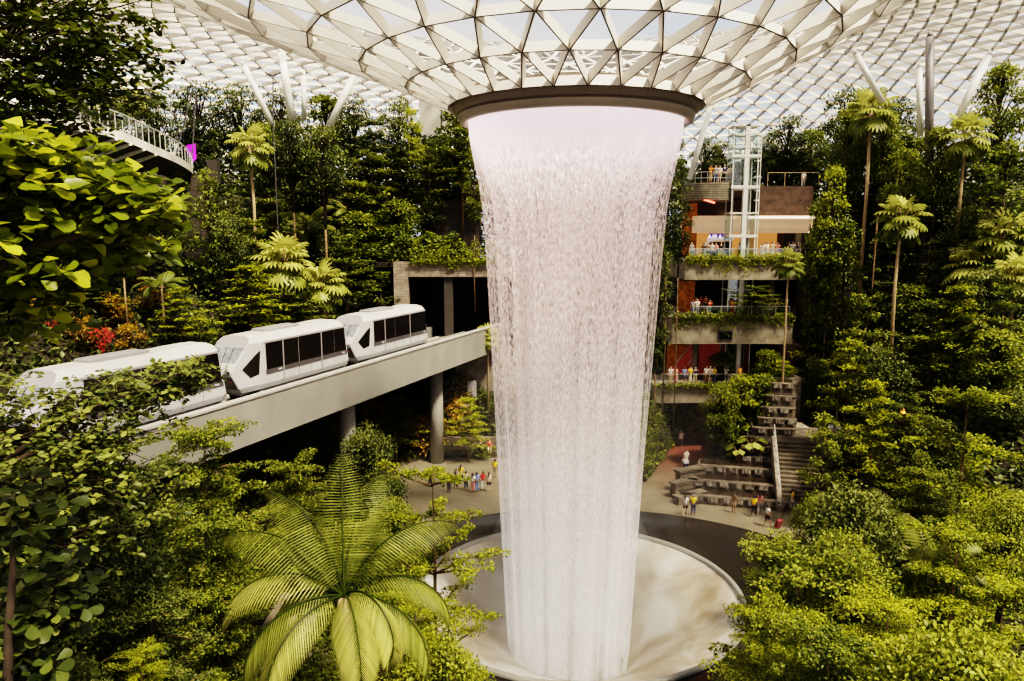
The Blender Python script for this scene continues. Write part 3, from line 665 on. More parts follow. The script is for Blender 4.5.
# ------------------------------------------------------------------ cascade fountain and steps
fo = onz(748, 508, 0)     # centre of the front edge
cas = thing('cascade_fountain', 'stepped dark stone cascade fountain with thin sheets of water', 'fountain', (fo.x, fo.y, 0), math.radians(-14))
M['cstone'] = brickmat('cascade_stone', (.20, .165, .125), (.12, .10, .08), (.04, .035, .03), bw=1.2, bh=.25)
M['cdark'] = plain('cascade_water', (.035, .026, .02), .1, var=.4, scale=1)
m, n, b = nt('water_sheet'); M['sheet'] = m; b.inputs['Roughness'].default_value = .3
f_ = noise(n, 1, 5, coords(n, 'Object', (9, 9, 1.5)))
n.links.new(ramp(n, f_, [(.4, (.07, .055, .045)), (.62, (.36, .33, .29))]), b.inputs['Base Color'])
tiers = [(4.9, 0, .7, -.6), (4.3, 2.0, 1.3, -.3), (3.9, 4.0, 1.95, .1), (2.3, 5.8, 2.5, 1.6), (2.1, 6.6, 3.1, 1.9), (1.9, 7.4, 3.75, 2.2), (1.8, 8.2, 4.4, 2.5), (1.6, 9.0, 5.1, 2.8), (1.4, 9.8, 5.9, 3.0), (1.3, 10.6, 6.8, 3.2), (1.2, 11.4, 7.8, 3.3)]
for i, (hw, y, z, off) in enumerate(tiers):
    g = MB(); z0 = 0; d_ = 2.2
    g.prism([(off-hw, y+.2), (off-hw+.5, y), (off+hw-.3, y), (off+hw, y+.4), (off+hw, y+d_), (off-hw, y+d_)], 0, z-.12)
    g.prism([(off-hw-.05, y+.1), (off-hw+.5, y-.12), (off+hw-.3, y-.12), (off+hw+.05, y+.35), (off+hw+.05, y+.5), (off-hw-.05, y+.4)], z-.12, z)
    g.build('stone_tier', M['cstone'], cas)
    g = MB(); g.box(off-hw+.15, off+hw-.15, y+.3, y+d_, z-.2, z-.06); g.build('water_surface', M['cdark'], cas)
    g = MB(); zl = (tiers[i-1][2] if i else .1)-.05; 
    for k in range(int(hw*2/1.0)):
        x = off-hw+.5+k*1.0; g.box(x, x+.7, y-.15, y-.12, max(zl, z-.42), z-.03)
    g.build('water_sheet', M['sheet'], cas)
# raised basin walls on the left
for k, (x, y, l, z) in enumerate([(-5.3, -.4, 2.6, .7), (-5.6, 1.0, 2.4, 1.3), (-5.3, 2.4, 2.6, 1.9)]):
    g = MB(); T = Matrix.Translation((x, y, 0)) @ Matrix.Rotation(.75, 4, 'Z'); g.box(-.2, l, -.3, .3, 0, z-.2, T=T); g.box(-.3, l+.1, -.4, .4, z-.2, z, T=T); g.build('basin_wall', M['cstone'], cas)
# timber/stone steps with hand rail
so_ = onz(782, 512, 0)
stp = thing('stone_steps', 'wide brown stone steps climbing beside the cascade', 'steps', (so_.x, so_.y, 0), math.radians(-14))
g = MB()
for k in range(16): g.box(.1, 7.0, k*.42, 12, k*.24, (k+1)*.24)
g.build('treads', M['cstone'], stp)
g = MB(); T = Matrix.Identity(4); L_ = 16*.42; Z_ = 16*.24
g.add([(-.35, 0, 0), (-.35, L_, 0), (-.35, L_, Z_+.35), (-.35, 0, .5), (.05, 0, 0), (.05, L_, 0), (.05, L_, Z_+.35), (.05, 0, .5)], [(0, 3, 2, 1), (4, 5, 6, 7), (3, 7, 6, 2), (0, 4, 7, 3), (1, 2, 6, 5)]); g.build('stringer', M['stone'], stp)
g = MB()
for dz in (.45, .95, 1.0): g.bar((-.15, 0, .5+dz), (-.15, L_, Z_+.35+dz), .035, 6)
for k in range(7): g.bar((-.15, L_*k/6, .5+(Z_-.15)*k/6), (-.15, L_*k/6, .5+(Z_-.15)*k/6+1), .03, 6)
g.build('handrail', M['steel'], stp)
g = MB(); g.box(0, 3.2, -.35, .25, 0, .45); be = onz(806, 521, 0); tag(g.build('stone_bench', M['cstone'], None, loc=(be.x, be.y, 0), rz=-.2), 'low dark stone bench at the bottom of the steps', 'bench')
wallbox('wall_block', 792, 808, 428, 462, 64, M['stone'], 2, 3)
# ------------------------------------------------------------------ left plaza edge: benches walls under the viaduct
for k, (x0, x1, y0, lab) in enumerate([(-11, 2.5, 68.2, 'long low stone seat wall behind the crowd left of the waterfall'), (-11, 1.5, 70.0, 'second higher stone planter wall behind the seated crowd')]):
    g = MB(); g.box(x0, x1, y0, y0+.7, 0, .55+k*.9); tag(g.build('seat_wall', M['cstone']), lab, 'wall')
for px, py, w, h, Y, lab in ((472, 392, .9, 2.2, 73, 'upper grey cascade panel in the garden under the viaduct'), (465, 418, .9, 2.6, 71, 'lower grey cascade panel in the garden under the viaduct')):
    p = at(px, py, Y); g = MB(); zz = H(p.x, Y); g.box(-w/2, w/2, 0, .3, zz-p.z-.2, h/2); tag(g.build('water_panel', M['grey'], None, loc=tuple(p)), lab, 'panel')
# ------------------------------------------------------------------ curved canopy walkway top left
cw = thing('canopy_walkway', 'curved white canopy walkway with glass balustrade at the upper left', 'walkway', (0, 0, 0))
edge = [at(20, 112, 44), at(60, 117, 46), at(100, 125, 48), at(130, 135, 50), at(155, 146, 53), at(175, 155, 57), at(188, 163, 62), at(193, 168, 68)]
zz_ = [p.z for p in edge]
inner = [Vector((p.x-2.0-3.6*(1-i/9), p.y+3.6, p.z)) for i, p in enumerate(edge)]
def dense(pts, k=4):
    out = []
    for i in range(len(pts)-1):
        p0_, p1_, p2_, p3_ = pts[max(i-1, 0)], pts[i], pts[i+1], pts[min(i+2, len(pts)-1)]
        for t in [j/k for j in range(k)]:
            out.append(.5*((2*p1_)+(p2_-p0_)*t+(2*p0_-5*p1_+4*p2_-p3_)*t*t+(3*p1_-p0_-3*p2_+p3_)*t**3))
    return out+[pts[-1]]
E, I = dense(edge), dense(inner); n_ = len(E); dn = Vector((0, 0, -.55)); dn2 = Vector((0, 0, -1.5))
g = MB(); V = E+I+[p+dn for p in E]+[p+dn2*.6 for p in I]; fs = []
for i in range(n_-1): fs += [(i, i+1, n_+i+1, n_+i), (i, 2*n_+i, 2*n_+i+1, i+1), (2*n_+i, 3*n_+i, 3*n_+i+1, 2*n_+i+1)]
g.add(V, fs); g.m = [0, 0, 1]*(n_-1); g.build('deck', [M['beam'], M['darkc']], cw)
g = MB()
for i in range(0, n_-12, 2): g.bar(E[i]+dn, I[i]+dn2*.7, .14, 5)
g.build('rib', M['col'], cw)
g = MB()
for i in range(0, n_): g = MB(); g.bar(E[i], E[i]+Vector((0, 0, 1.15)), .03, 5); g.build('baluster', M['steel'], cw)
g = MB(); g.tube([p+Vector((0, 0, 1.15)) for p in E], .045, 6); g.build('handrail', M['steel'], cw)
g = MB(); V = [p+Vector((0, 0, .08)) for p in E]+[p+Vector((0, 0, 1.1)) for p in E]; g.add(V, [(i, i+1, n_+i+1, n_+i) for i in range(n_-1)]); g.build('glass_balustrade', M['glass'], cw)
p = at(132, 190, 58); pz = at(132, 140, 58).z
g = MB(); g.bar((0, 0, 0), (0, 0, pz-H(p.x, 58)-.3), .28, 14); tag(g.build('walkway_column', M['bark'], None, True, loc=(p.x, 58, H(p.x, 58))), 'brown post holding up the curved walkway', 'column')
p = at(191, 152, 69); g = MB()
g.add([(-.42, 0, .1), (.1, 0, -.9), (.42, .05, -.6), (.4, .05, .75), (-.35, 0, .6), (-.42, .06, .1), (.1, .06, -.9), (.42, .11, -.6), (.4, .11, .75), (-.35, .06, .6)], [(4, 3, 2, 1, 0), (5, 6, 7, 8, 9), (0, 1, 6, 5), (1, 2, 7, 6), (2, 3, 8, 7), (3, 4, 9, 8), (4, 0, 5, 9)])
tag(g.build('banner', M['magenta'], None, loc=tuple(p)), 'small magenta banner hanging at the end of the walkway', 'banner')
p = at(212, 170, 68); g = MB(); g.box(-.45, .45, 0, .8, -1.2, .9); tag(g.build('speaker_box', M['darkc'], None, loc=tuple(p)), 'dark upright box beside the magenta banner', 'box')
for (xa, ya, xb, yb, lab) in ((193, 88, 176, 155, 'slanting thin grey cable post left of the magenta banner'), (196, 92, 192, 160, 'thin grey post directly above the magenta banner'), (272+1, 76, 273, 118, 'dark lamp post above the trees in the upper left')):
    a, b_ = at(xa, ya, 68), at(xb, yb, 68); g = MB(); g.bar(a, b_, .06, 8)
    if xa > 260: g.bar(a, a+Vector((-.7, 0, .3)), .07, 6); g.bar(a, a+Vector((.7, 0, .3)), .07, 6); b2 = Vector((b_.x, b_.y, H(b_.x, b_.y))); g.bar(b_, b2, .05, 8)
    tag(g.build('thin_post', M['dgrey']), lab, 'post')
g = MB(); a, b_ = at(67, 82, 50), at(98, 86, 54); g.box(a.x, b_.x, 50, 53, a.z-.2, a.z+.15); tag(g.build('floodlight_gantry', M['grey']), 'small grey flat gantry among the upper left branches', 'gantry')
# ------------------------------------------------------------------ roof struts
def strut(xa, ya, xb, yb, Y, r, mat, lab, Yb=None, nodeup=True):
    a = at(xa, ya, Y); b_ = at(xb, yb, Yb or Y); d = (b_-a)
    r *= .66; b2 = b_+d*(.10 if nodeup else .02); g = MB(); g.bar(a, b2, r, 20)
    g.bar(a-d.normalized()*.5, a, r*.35, 12, r*.9)
    tag(g.build('roof_strut', mat, None, True), lab, 'strut')
strut(360, 64, 326, 133, 76, .55, M['col'], 'long pale roof strut leaning left, nearest the waterfall on the left side')
strut(281, 53, 292, 118, 76, .6, M['col'], 'steep grey white roof strut between the two leaning ones on the left')
strut(244, 66, 270, 120, 76, .45, M['col'], 'pale roof strut leaning right above the left forest')
strut(304, 76, 304, 116, 80, .42, M['col'], 'short upright white roof strut above the left forest')
strut(103, 20, 84, 44, 70, .5, M['col'], 'pale roof strut partly hidden by the upper left branches')
strut(930, 37, 929, 160, 70, .55, M['col_d'], 'dark vertical steel roof column above the right forest')
strut(919, 68, 920, 130, 72, .42, M['col'], 'white vertical roof strut just left of the dark column')
strut(988, 56, 957, 120, 70, .5, M['col'], 'pale roof strut leaning left at the right of the dark column')
strut(856, 54, 880, 98, 72, .45, M['col'], 'pale roof strut leaning right above the round topped palm')
strut(711, 104, 690, 178, 60, .33, M['col'], 'slim white strut running down beside the oculus ring on the right', nodeup=False)
# ------------------------------------------------------------------ leaves
T_DIA = (np.array([(0, 0, 0), (.5, .27, .05), (1, 0, -.06), (.5, -.27, .05)]), [(0, 2, 1), (0, 3, 2)])
T_OVAL = (np.array([(0, 0, 0), (.3, .20, .05), (.70, .27, .05), (1, 0, -.08), (.70, -.27, .05), (.3, -.20, .05), (.5, 0, .0)]), [(0, 6, 2, 1), (6, 3, 2), (0, 5, 4, 6), (6, 4, 3)])
T_OBO = (np.array([(0, 0, 0), (.35, .20, .06), (.72, .36, .06), (.92, .22, .0), (1, 0, -.06), (.92, -.22, .0), (.72, -.36, .06), (.35, -.20, .06), (.55, 0, 0)]), [(0, 8, 2, 1), (8, 4, 3, 2), (0, 7, 6, 8), (8, 6, 5, 4)])
T_NEEDLE = (np.array([(0, .02, 0), (.6, .045, .02), (1, 0, -.10), (.6, -.045, .02), (0, -.02, 0)]), [(0, 1, 2, 3, 4)])
def unit(a): return a/np.maximum(1e-9, np.linalg.norm(a, axis=1, keepdims=True))
def leaf_mesh(name, parts, mats):
    """parts: list of (P, D, N, S, tint, template, material index)"""
    VS, FS, LT, TI, MI = [], [], [], [], []; base = 0
    for P, D, N, S, ti, (tv, tf), mi in parts:
        P, D, N = np.asarray(P, float), unit(np.asarray(D, float)), np.asarray(N, float)
        n = len(P); 
        if n == 0: continue
        B = unit(np.cross(N, D)); N = np.cross(D, B); S = np.broadcast_to(np.asarray(S, float), (n,))
        k = len(tv)
        V = P[:, None]+S[:, None, None]*(tv[None, :, 0, None]*D[:, None]+tv[None, :, 1, None]*B[:, None]+tv[None, :, 2, None]*N[:, None])
        VS.append(V.reshape(-1, 3)); TI.append(np.repeat(ti, k))
        for f in tf:
            idx = (np.arange(n)[:, None]*k+np.array(f)[None]+base)
            FS.append(idx.reshape(-1)); LT.append(np.full(n, len(f))); MI.append(np.full(n, mi))
        base += n*k
    V = np.concatenate(VS); L = np.concatenate(FS); T = np.concatenate(LT); ti = np.concatenate(TI); mi = np.concatenate(MI)
    me = bpy.data.meshes.new(name); me.vertices.add(len(V)); me.vertices.foreach_set('co', V.astype(np.float32).ravel())
    me.loops.add(len(L)); me.loops.foreach_set('vertex_index', L.astype(np.int32))
    me.polygons.add(len(T)); st = np.concatenate([[0], np.cumsum(T)[:-1]]); me.polygons.foreach_set('loop_start', st.astype(np.int32)); me.polygons.foreach_set('loop_total', T.astype(np.int32))
    me.polygons.foreach_set('material_index', mi.astype(np.int32))
    for m in (mats if isinstance(mats, (list, tuple)) else [mats]): me.materials.append(m)
    at_ = me.attributes.new('tint', 'FLOAT', 'POINT'); at_.data.foreach_set('value', ti.astype(np.float32))
    me.update(calc_edges=True); return me
def pad(c, R, th, n, droop=.15, tb=.5, ts=.35, out=.8, asp=1.0, ang=0):
    a = RNG.uniform(0, 2*PI, n); r = np.sqrt(RNG.uniform(0, 1, n)); 
    x = r*np.cos(a)*R; y = r*np.sin(a)*R*asp; ca, sa = math.cos(ang), math.sin(ang)
    x, y = x*ca-y*sa, x*sa+y*ca
    zn = RNG.normal(0, 1, n); z = zn*th*.5-droop*R*r*r
    P = np.stack([c[0]+x, c[1]+y, c[2]+z], 1)
    rd = RNG.uniform(0, 2*PI, n); D = np.stack([np.cos(a)*out+np.cos(rd)*.7, np.sin(a)*out+np.sin(rd)*.7, RNG.normal(-.05, .3, n)], 1)
    N = np.stack([RNG.normal(0, .35, n), RNG.normal(0, .35, n), np.ones(n)], 1)
    return P, D, N, np.clip(tb+zn*.12*ts/.35+RNG.normal(0, .16, n), 0, 1)  # upper leaves of a pad get a lighter tint, top light painted in
def blob(c, R, n, sq=.8, tb=.45):
    d = unit(RNG.normal(0, 1, (n, 3))); d[:, 2] = np.where(d[:, 2] < -.3, -d[:, 2], d[:, 2])
    r = RNG.uniform(.55, 1.05, (n, 1)); P = np.array(c)+d*r*R*np.array([1, 1, sq])
    D = d*.6+unit(RNG.normal(0, 1, (n, 3)))*.8; D[:, 2] -= .25; N = d*.7+np.array([0, 0, .8])+RNG.normal(0, .3, (n, 3))
    return P, D, N, np.clip(tb+.22*d[:, 2]+RNG.normal(0, .15, n), 0, 1)  # upward side of each clump tinted lighter, painted light from above
def cat(L): return [np.concatenate(x) for x in zip(*L)]
PROTO = {}
def reg(kind, objs, h, w): PROTO[kind] = (objs, h, w)
def layered(kind, seed, Ht, Wd, nt_, leaf, npl, mat, base=.32, tmpl=T_DIA, pads=5, top=.35, lean=.0, bark='bark', nbr=(5, 8), padr=.21):
    rs = random.Random(seed); L = []; g = MB()
    g.tube([(0, 0, -.5), (lean*.2, 0, Ht*.3), (lean*.6, .1, Ht*.65), (lean, 0, Ht*.97)], [Wd*.022, Wd*.017, Wd*.011, .015], 7)
    for t in range(nt_):
        f = t/(nt_-1); z = Ht*(base+(1-base)*f*.97); R = Wd*.5*(1-(1-top)*f**1.3)*(.72+.28*min(1, f*4+.2))*rs.uniform(.82, 1.1)
        nb = rs.randint(*nbr)-(2 if f > .75 else 0); a0 = rs.random()*6.28
        for b in range(nb):
            a = a0+2*PI*b/nb+rs.uniform(-.3, .3); Rb = R*rs.uniform(.65, 1.1); cx = lean*(z/Ht)
            end = (cx+Rb*math.cos(a), Rb*math.sin(a), z+(tz := Rb*.10+rs.uniform(-.045, .055)*Ht))
            g.tube([(cx, 0, z-Rb*.16), (cx+Rb*.5*math.cos(a), Rb*.5*math.sin(a), z-.01), end], [Wd*.008, Wd*.005, .012], 5)
            for q in range(pads):
                u = .28+.72*q/(pads-1); off = rs.uniform(-.16, .16)*Rb
                c = (cx+Rb*u*math.cos(a)-off*math.sin(a), Rb*u*math.sin(a)+off*math.cos(a), z+tz*u+rs.uniform(-.1, .1)*leaf*2)
                L.append(pad(c, Wd*padr*.5*rs.uniform(.7, 1.25), leaf*.6, npl, tb=.50+.18*(u-.5)+rs.uniform(-.12, .12), asp=.7, ang=a))
        L.append(pad((lean*z/Ht, 0, z+.1), R*.35, leaf*1.3, npl, tb=.42))
    P, D, N, ti = cat(L); S = leaf*RNG.uniform(.7, 1.25, len(P))
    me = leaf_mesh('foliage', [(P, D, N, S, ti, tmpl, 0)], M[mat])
    tm = g.build('trunk', M[bark], None, True); C.objects.unlink(tm)
    reg(kind, [('trunk', tm.data), ('foliage', me)], Ht, Wd)
def roundt(kind, seed, Ht, Wd, nb_, leaf, npb, mat, base=.25, tmpl=T_DIA, sq=.8, bark='bark_d', egg=1.0, br=.42, tb=.42):
    rs = random.Random(seed); L = []; g = MB(); zc = Ht*(base+1)/2; hz = Ht*(1-base)/2
    g.tube([(0, 0, -.5), (.05, 0, Ht*.35), (0, .05, Ht*.8)], [Wd*.035, Wd*.025, .03], 7)
    for b in range(nb_):
        a = rs.random()*6.28; u = rs.uniform(-1, 1); rr = math.sqrt(max(.03, 1-u*u))*rs.uniform(.45, .82)
        rb = Wd*br*rs.uniform(.55, 1.0)*.5
        wz = 1-(.5*egg-.5)*0-(max(0, u)*.25*egg)
        c = (Wd*.5*rr*wz*math.cos(a), Wd*.5*rr*wz*math.sin(a), zc+hz*u*.86)
        g.tube([(0, 0, max(Ht*.15, c[2]-Wd*.3)), (c[0]*.6, c[1]*.6, c[2]-.1), c], [.05*Wd/4, .03*Wd/4, .01], 4)
        L.append(blob(c, rb, npb, sq, tb=tb+.14*u+rs.uniform(-.1, .1)))  # higher clumps tinted lighter too, crown light painted into the leaves
    P, D, N, ti = cat(L); S = leaf*RNG.uniform(.7, 1.25, len(P))
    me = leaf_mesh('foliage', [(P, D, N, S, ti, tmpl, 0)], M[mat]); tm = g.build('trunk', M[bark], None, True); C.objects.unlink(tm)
    reg(kind, [('trunk', tm.data), ('foliage', me)], Ht, Wd)
def fan_leaf(P0, d, R, seg=15, spread=2.5, fold=.0, ti=.5):
    """a round pleated palm fan as needle-like segments from one point"""
    d = Vector(d).normalized(); side = d.cross(Vector((0, 0, 1))); side = side.normalized() if side.length > .05 else Vector((1, 0, 0)); up = side.cross(d)
    Ps, Ds, Ns = [], [], []
    for k in range(seg):
        a = -spread+2*spread*k/(seg-1); v = d*math.cos(a)+side*math.sin(a)-up*.12
        Ps.append(P0); Ds.append(v-Vector((0, 0, .18))); Ns.append(up)
    return Ps, Ds, Ns, [R*(1-.18*abs(-1+2*k/(seg-1))) for k in range(seg)], [min(1, max(0, ti+random.uniform(-.12, .12))) for k in range(seg)]
T_FAN = (np.array([(0, .01, 0), (.55, .10, .03), (.85, .07, -.03), (1.0, 0, -.18), (.85, -.07, -.03), (.55, -.10, .03), (0, -.01, 0)]), [(0, 1, 2, 3, 4, 5, 6)])
def fanpalm(kind, seed, Ht, Wd, nf, mat='L_palm', trunk=True):
    random.seed(seed); g = MB(); g.tube([(0, 0, -.5), (.12, 0, Ht*.4), (.0, .05, Ht-Wd*.35)], [.17, .13, .11], 9)
    A = [[], [], [], [], []]; top = Vector((0, .05, Ht-Wd*.38)); pt = MB()
    for i in range(nf):
        el = math.radians(80-135*(i/nf)**.9+random.uniform(-8, 8)); az = i*2.4+random.uniform(-.2, .2); Lp = Wd*.29*random.uniform(.85, 1.1)
        d = Vector((math.cos(az)*math.cos(el), math.sin(az)*math.cos(el), math.sin(el))); e = top+d*Lp; e.z -= .05*Lp
        pt.bar(top, e, .02, 4); d2 = (d-Vector((0, 0, .45))).normalized()
        for q, x in zip(A, fan_leaf(e, d2, Wd*.22*random.uniform(.85, 1.1), ti=.62+.28*math.sin(el)+random.uniform(-.1, .1) if el > -.5 else .35)): q += x
    pt_, = [pt]; g.v += []; k = len(g.v); g.v += pt.v; g.f += [tuple(i+k for i in f) for f in pt.f]; g.m += pt.m
    me = leaf_mesh('foliage', [(np.array([tuple(x) for x in A[0]]), np.array([tuple(x) for x in A[1]]), np.array([tuple(x) for x in A[2]]), np.array(A[3]), np.array(A[4]), T_FAN, 0)], M[mat])
    tm = g.build('trunk', M['bark_p'], None, True); C.objects.unlink(tm); reg(kind, [('trunk', tm.data), ('foliage', me)], Ht, Wd)
def frond(base, az, el, Lf, droop, nl, lw, ti=.55, twist=0, hang=.5):
    """one feather frond: midrib curve and leaflets -> arrays"""
    P, D, N, S, TI, rib = [], [], [], [], [], []
    h = Vector((math.cos(az), math.sin(az), 0)); side = Vector((-h.y, h.x, 0)); p = Vector(base); e = el; st = Lf/nl
    for i in range(nl):
        t = i/nl; d = h*math.cos(e)+Vector((0, 0, 1))*math.sin(e); rib.append(p.copy()); up = side.cross(d); up = -up if up.z < 0 and e < 1.4 else up
        if t > .10:
            ll = lw*(math.sin(PI*min(1, (t-.06)/.97)**.75)*.9+.12)
            for s in (-1, 1):
                v = (side*s*1.0+d*(.55+.5*t)-Vector((0, 0, 1))*hang+up*.12).normalized()
                P.append(tuple(p)); D.append(tuple(v)); N.append(tuple(up+side*s*.5)); S.append(ll); TI.append(ti+random.uniform(-.08, .08)+.15*(t-.5))
        p = p+d*st; e -= droop*st/Lf*(1+t)
    return P, D, N, S, TI, rib
T_LFL = (np.array([(0, .012, 0), (.35, .035, .01), (.75, .026, -.06), (1, 0, -.18), (.75, -.026, -.06), (.35, -.035, .01), (0, -.012, 0)]), [(0, 1, 2, 3, 4, 5, 6)])
T_LFLN = (T_LFL[0]*np.array([1, .55, 1]), T_LFL[1])
T_LFLW = (T_LFL[0]*np.array([1, 1.9, 1]), T_LFL[1])
def featherpalm(kind, seed, Ht, Wd, nf, mat='L_palm', nl=26, th=.5):
    random.seed(seed); g = MB(); top = Vector((0, 0, Ht*th)); g.tube([(0, 0, -.5), (.05, 0, Ht*th*.5), top], [.13, .11, .08], 8); A = [[], [], [], [], []]
    for i in range(nf):
        r = frond(top, i*2.4, math.radians(80-55*i/nf), Wd*.62*random.uniform(.85, 1.1), 1.2+.9*i/nf, nl, Wd*.17, .6-.25*i/nf)
        for q, x in zip(A, r): q += x
        g.tube(r[5], [.03*(1-.8*k/nl) for k in range(nl)], 4)
    me = leaf_mesh('foliage', [(np.array(A[0]), np.array(A[1]), np.array(A[2]), np.array(A[3]), np.clip(np.array(A[4]), 0, 1), T_LFLW, 0)], M[mat])
    tm = g.build('trunk', M['bark_p'], None, True); C.objects.unlink(tm); reg(kind, [('trunk', tm.data), ('foliage', me)], Ht, Wd)
layered('lay_a', 1, 9, 6.5, 6, .25, 26, 'L_mid'); layered('lay_b', 2, 10, 6, 7, .25, 26, 'L_bright', top=.25); layered('lay_c', 3, 11, 5, 6, .25, 24, 'L_dark', base=.3)
layered('lay_d', 4, 12, 6, 5, .25, 22, 'L_mid', base=.5, top=.5)
layered('near_a', 5, 12, 8, 6, .17, 85, 'L_bright', base=.3, pads=6, nbr=(6, 8), tmpl=T_OVAL, padr=.19); layered('near_b', 6, 10, 9, 6, .16, 90, 'L_bright', base=.25, pads=6, nbr=(6, 8), top=.5, tmpl=T_OVAL, padr=.2)
layered('near_m', 16, 11, 8, 7, .17, 85, 'L_mid', base=.25, pads=6, nbr=(7, 9), top=.5, tmpl=T_OVAL, padr=.22)
layered('near_s', 31, 12, 8, 6, .16, 80, 'L_bright', base=.18, pads=6, nbr=(5, 6), top=.75, tmpl=T_OVAL, padr=.15)
layered('near_k', 26, 11, 8, 7, .17, 85, 'L_dark', base=.25, pads=6, nbr=(7, 9), top=.5, tmpl=T_OVAL, padr=.22)
roundt('rnd_a', 7, 8, 6, 62, .26, 90, 'L_dark'); roundt('rnd_b', 8, 9, 5, 60, .28, 80, 'L_mid'); roundt('rnd_col', 9, 11, 3.6, 50, .26, 55, 'L_mid', base=.02, egg=1.6, br=.42)
roundt('rnd_bright', 12, 9, 4, 44, .26, 60, 'L_bright', base=.02, egg=1.4, br=.42); roundt('creeper', 13, 12, 3.2, 60, .28, 60, 'L_dark', base=.0, br=.5)
roundt('creeper_m', 19, 12, 3.2, 60, .28, 60, 'L_mid', base=.0, br=.5); roundt('near_d', 10, 9, 7, 70, .19, 260, 'L_dark', base=.1, tmpl=T_OVAL, tb=.45); roundt('near_r', 11, 7, 6, 70, .17, 220, 'L_mid', base=.1, tmpl=T_OVAL, tb=.5)
roundt('near_big', 14, 8, 8, 70, .30, 90, 'L_mid', base=.05, tmpl=T_OVAL, tb=.4)
roundt('shrub', 15, 2.4, 3, 16, .22, 50, 'L_mid', base=.0, br=.5); roundt('shrub_warm', 17, 2.4, 3, 16, .22, 50, 'L_warm', base=.0, br=.5); roundt('shrub_red', 18, 1.8, 2.4, 12, .18, 40, 'L_red', base=.0, br=.5)
fanpalm('fan_a', 21, 10, 4.6, 26); fanpalm('fan_b', 22, 6, 5, 30); featherpalm('fea_a', 23, 6, 6, 14); featherpalm('fea_b', 24, 8, 5.4, 12, 'L_mid', th=.62)
NAMES = {'lay': 'layered_tree', 'near': 'leafy_tree', 'rnd': 'bushy_tree', 'creeper': 'climbing_creeper', 'fan': 'fan_palm', 'fea': 'feather_palm', 'shrub': 'shrub'}
def solveY(px, yb, y0):
    Y = y0
    while Y < 93:
        p = at(px, yb, Y)
        if p.z <= H(p.x, p.y): return Y
        Y += .25
    return 93
def plant(kind, x, ytop, w, lab, yb=None, Y=None, y0=50, rz=None, group=None, lift=0, zb=None):
    objs, ph, pw = PROTO[kind]
    if Y is None: Y = solveY(x, yb, y0)
    p = at(x, ytop, Y); zg = H(p.x, Y) if zb is None else zb; h = p.z-zg; depth = Y*cp-(p.z-CZ)*sp; wid = w/F*depth
    if h < .5: print('LOW', kind, x, ytop, round(h, 2)); h = 2
    k = kind.split('_')[0]; nm = NAMES.get(k, 'tree')
    r = thing(nm, lab, 'palm' if k in ('fan', 'fea') else ('shrub' if k == 'shrub' else ('creeper' if k == 'creeper' else 'tree')), (p.x, Y, zg), random.uniform(0, 6.28) if rz is None else rz, group)
    sw = wid/pw; sz = h/ph
    if k in ('fan',): # keep the crown round: only the trunk is stretched
        c = objs; s = sw; hh = h/s
        key = (kind, round(hh, 1))
        tm = c[0][1].copy(); fm = c[1][1].copy(); dz = hh-ph
        for v in tm.vertices: v.co.z = v.co.z+dz if v.co.z > ph*.45 else v.co.z*(ph*.45+dz)/(ph*.45) if dz > -ph*.4 else v.co.z+dz
        for v in fm.vertices: v.co.z += dz
        objs = [('trunk', tm), ('foliage', fm)]; sz = s
    dz = 0
    if k != 'fan' and sz > 1.25*sw and h > 3: dz = h-ph*1.25*sw; sz = 1.25*sw; dz /= sz
    r.scale = (sw, sw, sz)
    for n_, me in objs: link(bpy.data.objects.new(n_, me), r).location.z = dz
    if dz > .3: g = MB(); g.tube([(0, 0, -.3), (.1, .05, dz*.5), (0, 0, dz+.2)], [pw*.028, pw*.024, pw*.022], 8); g.build('lower_trunk', M['bark'], r, True)
    return r
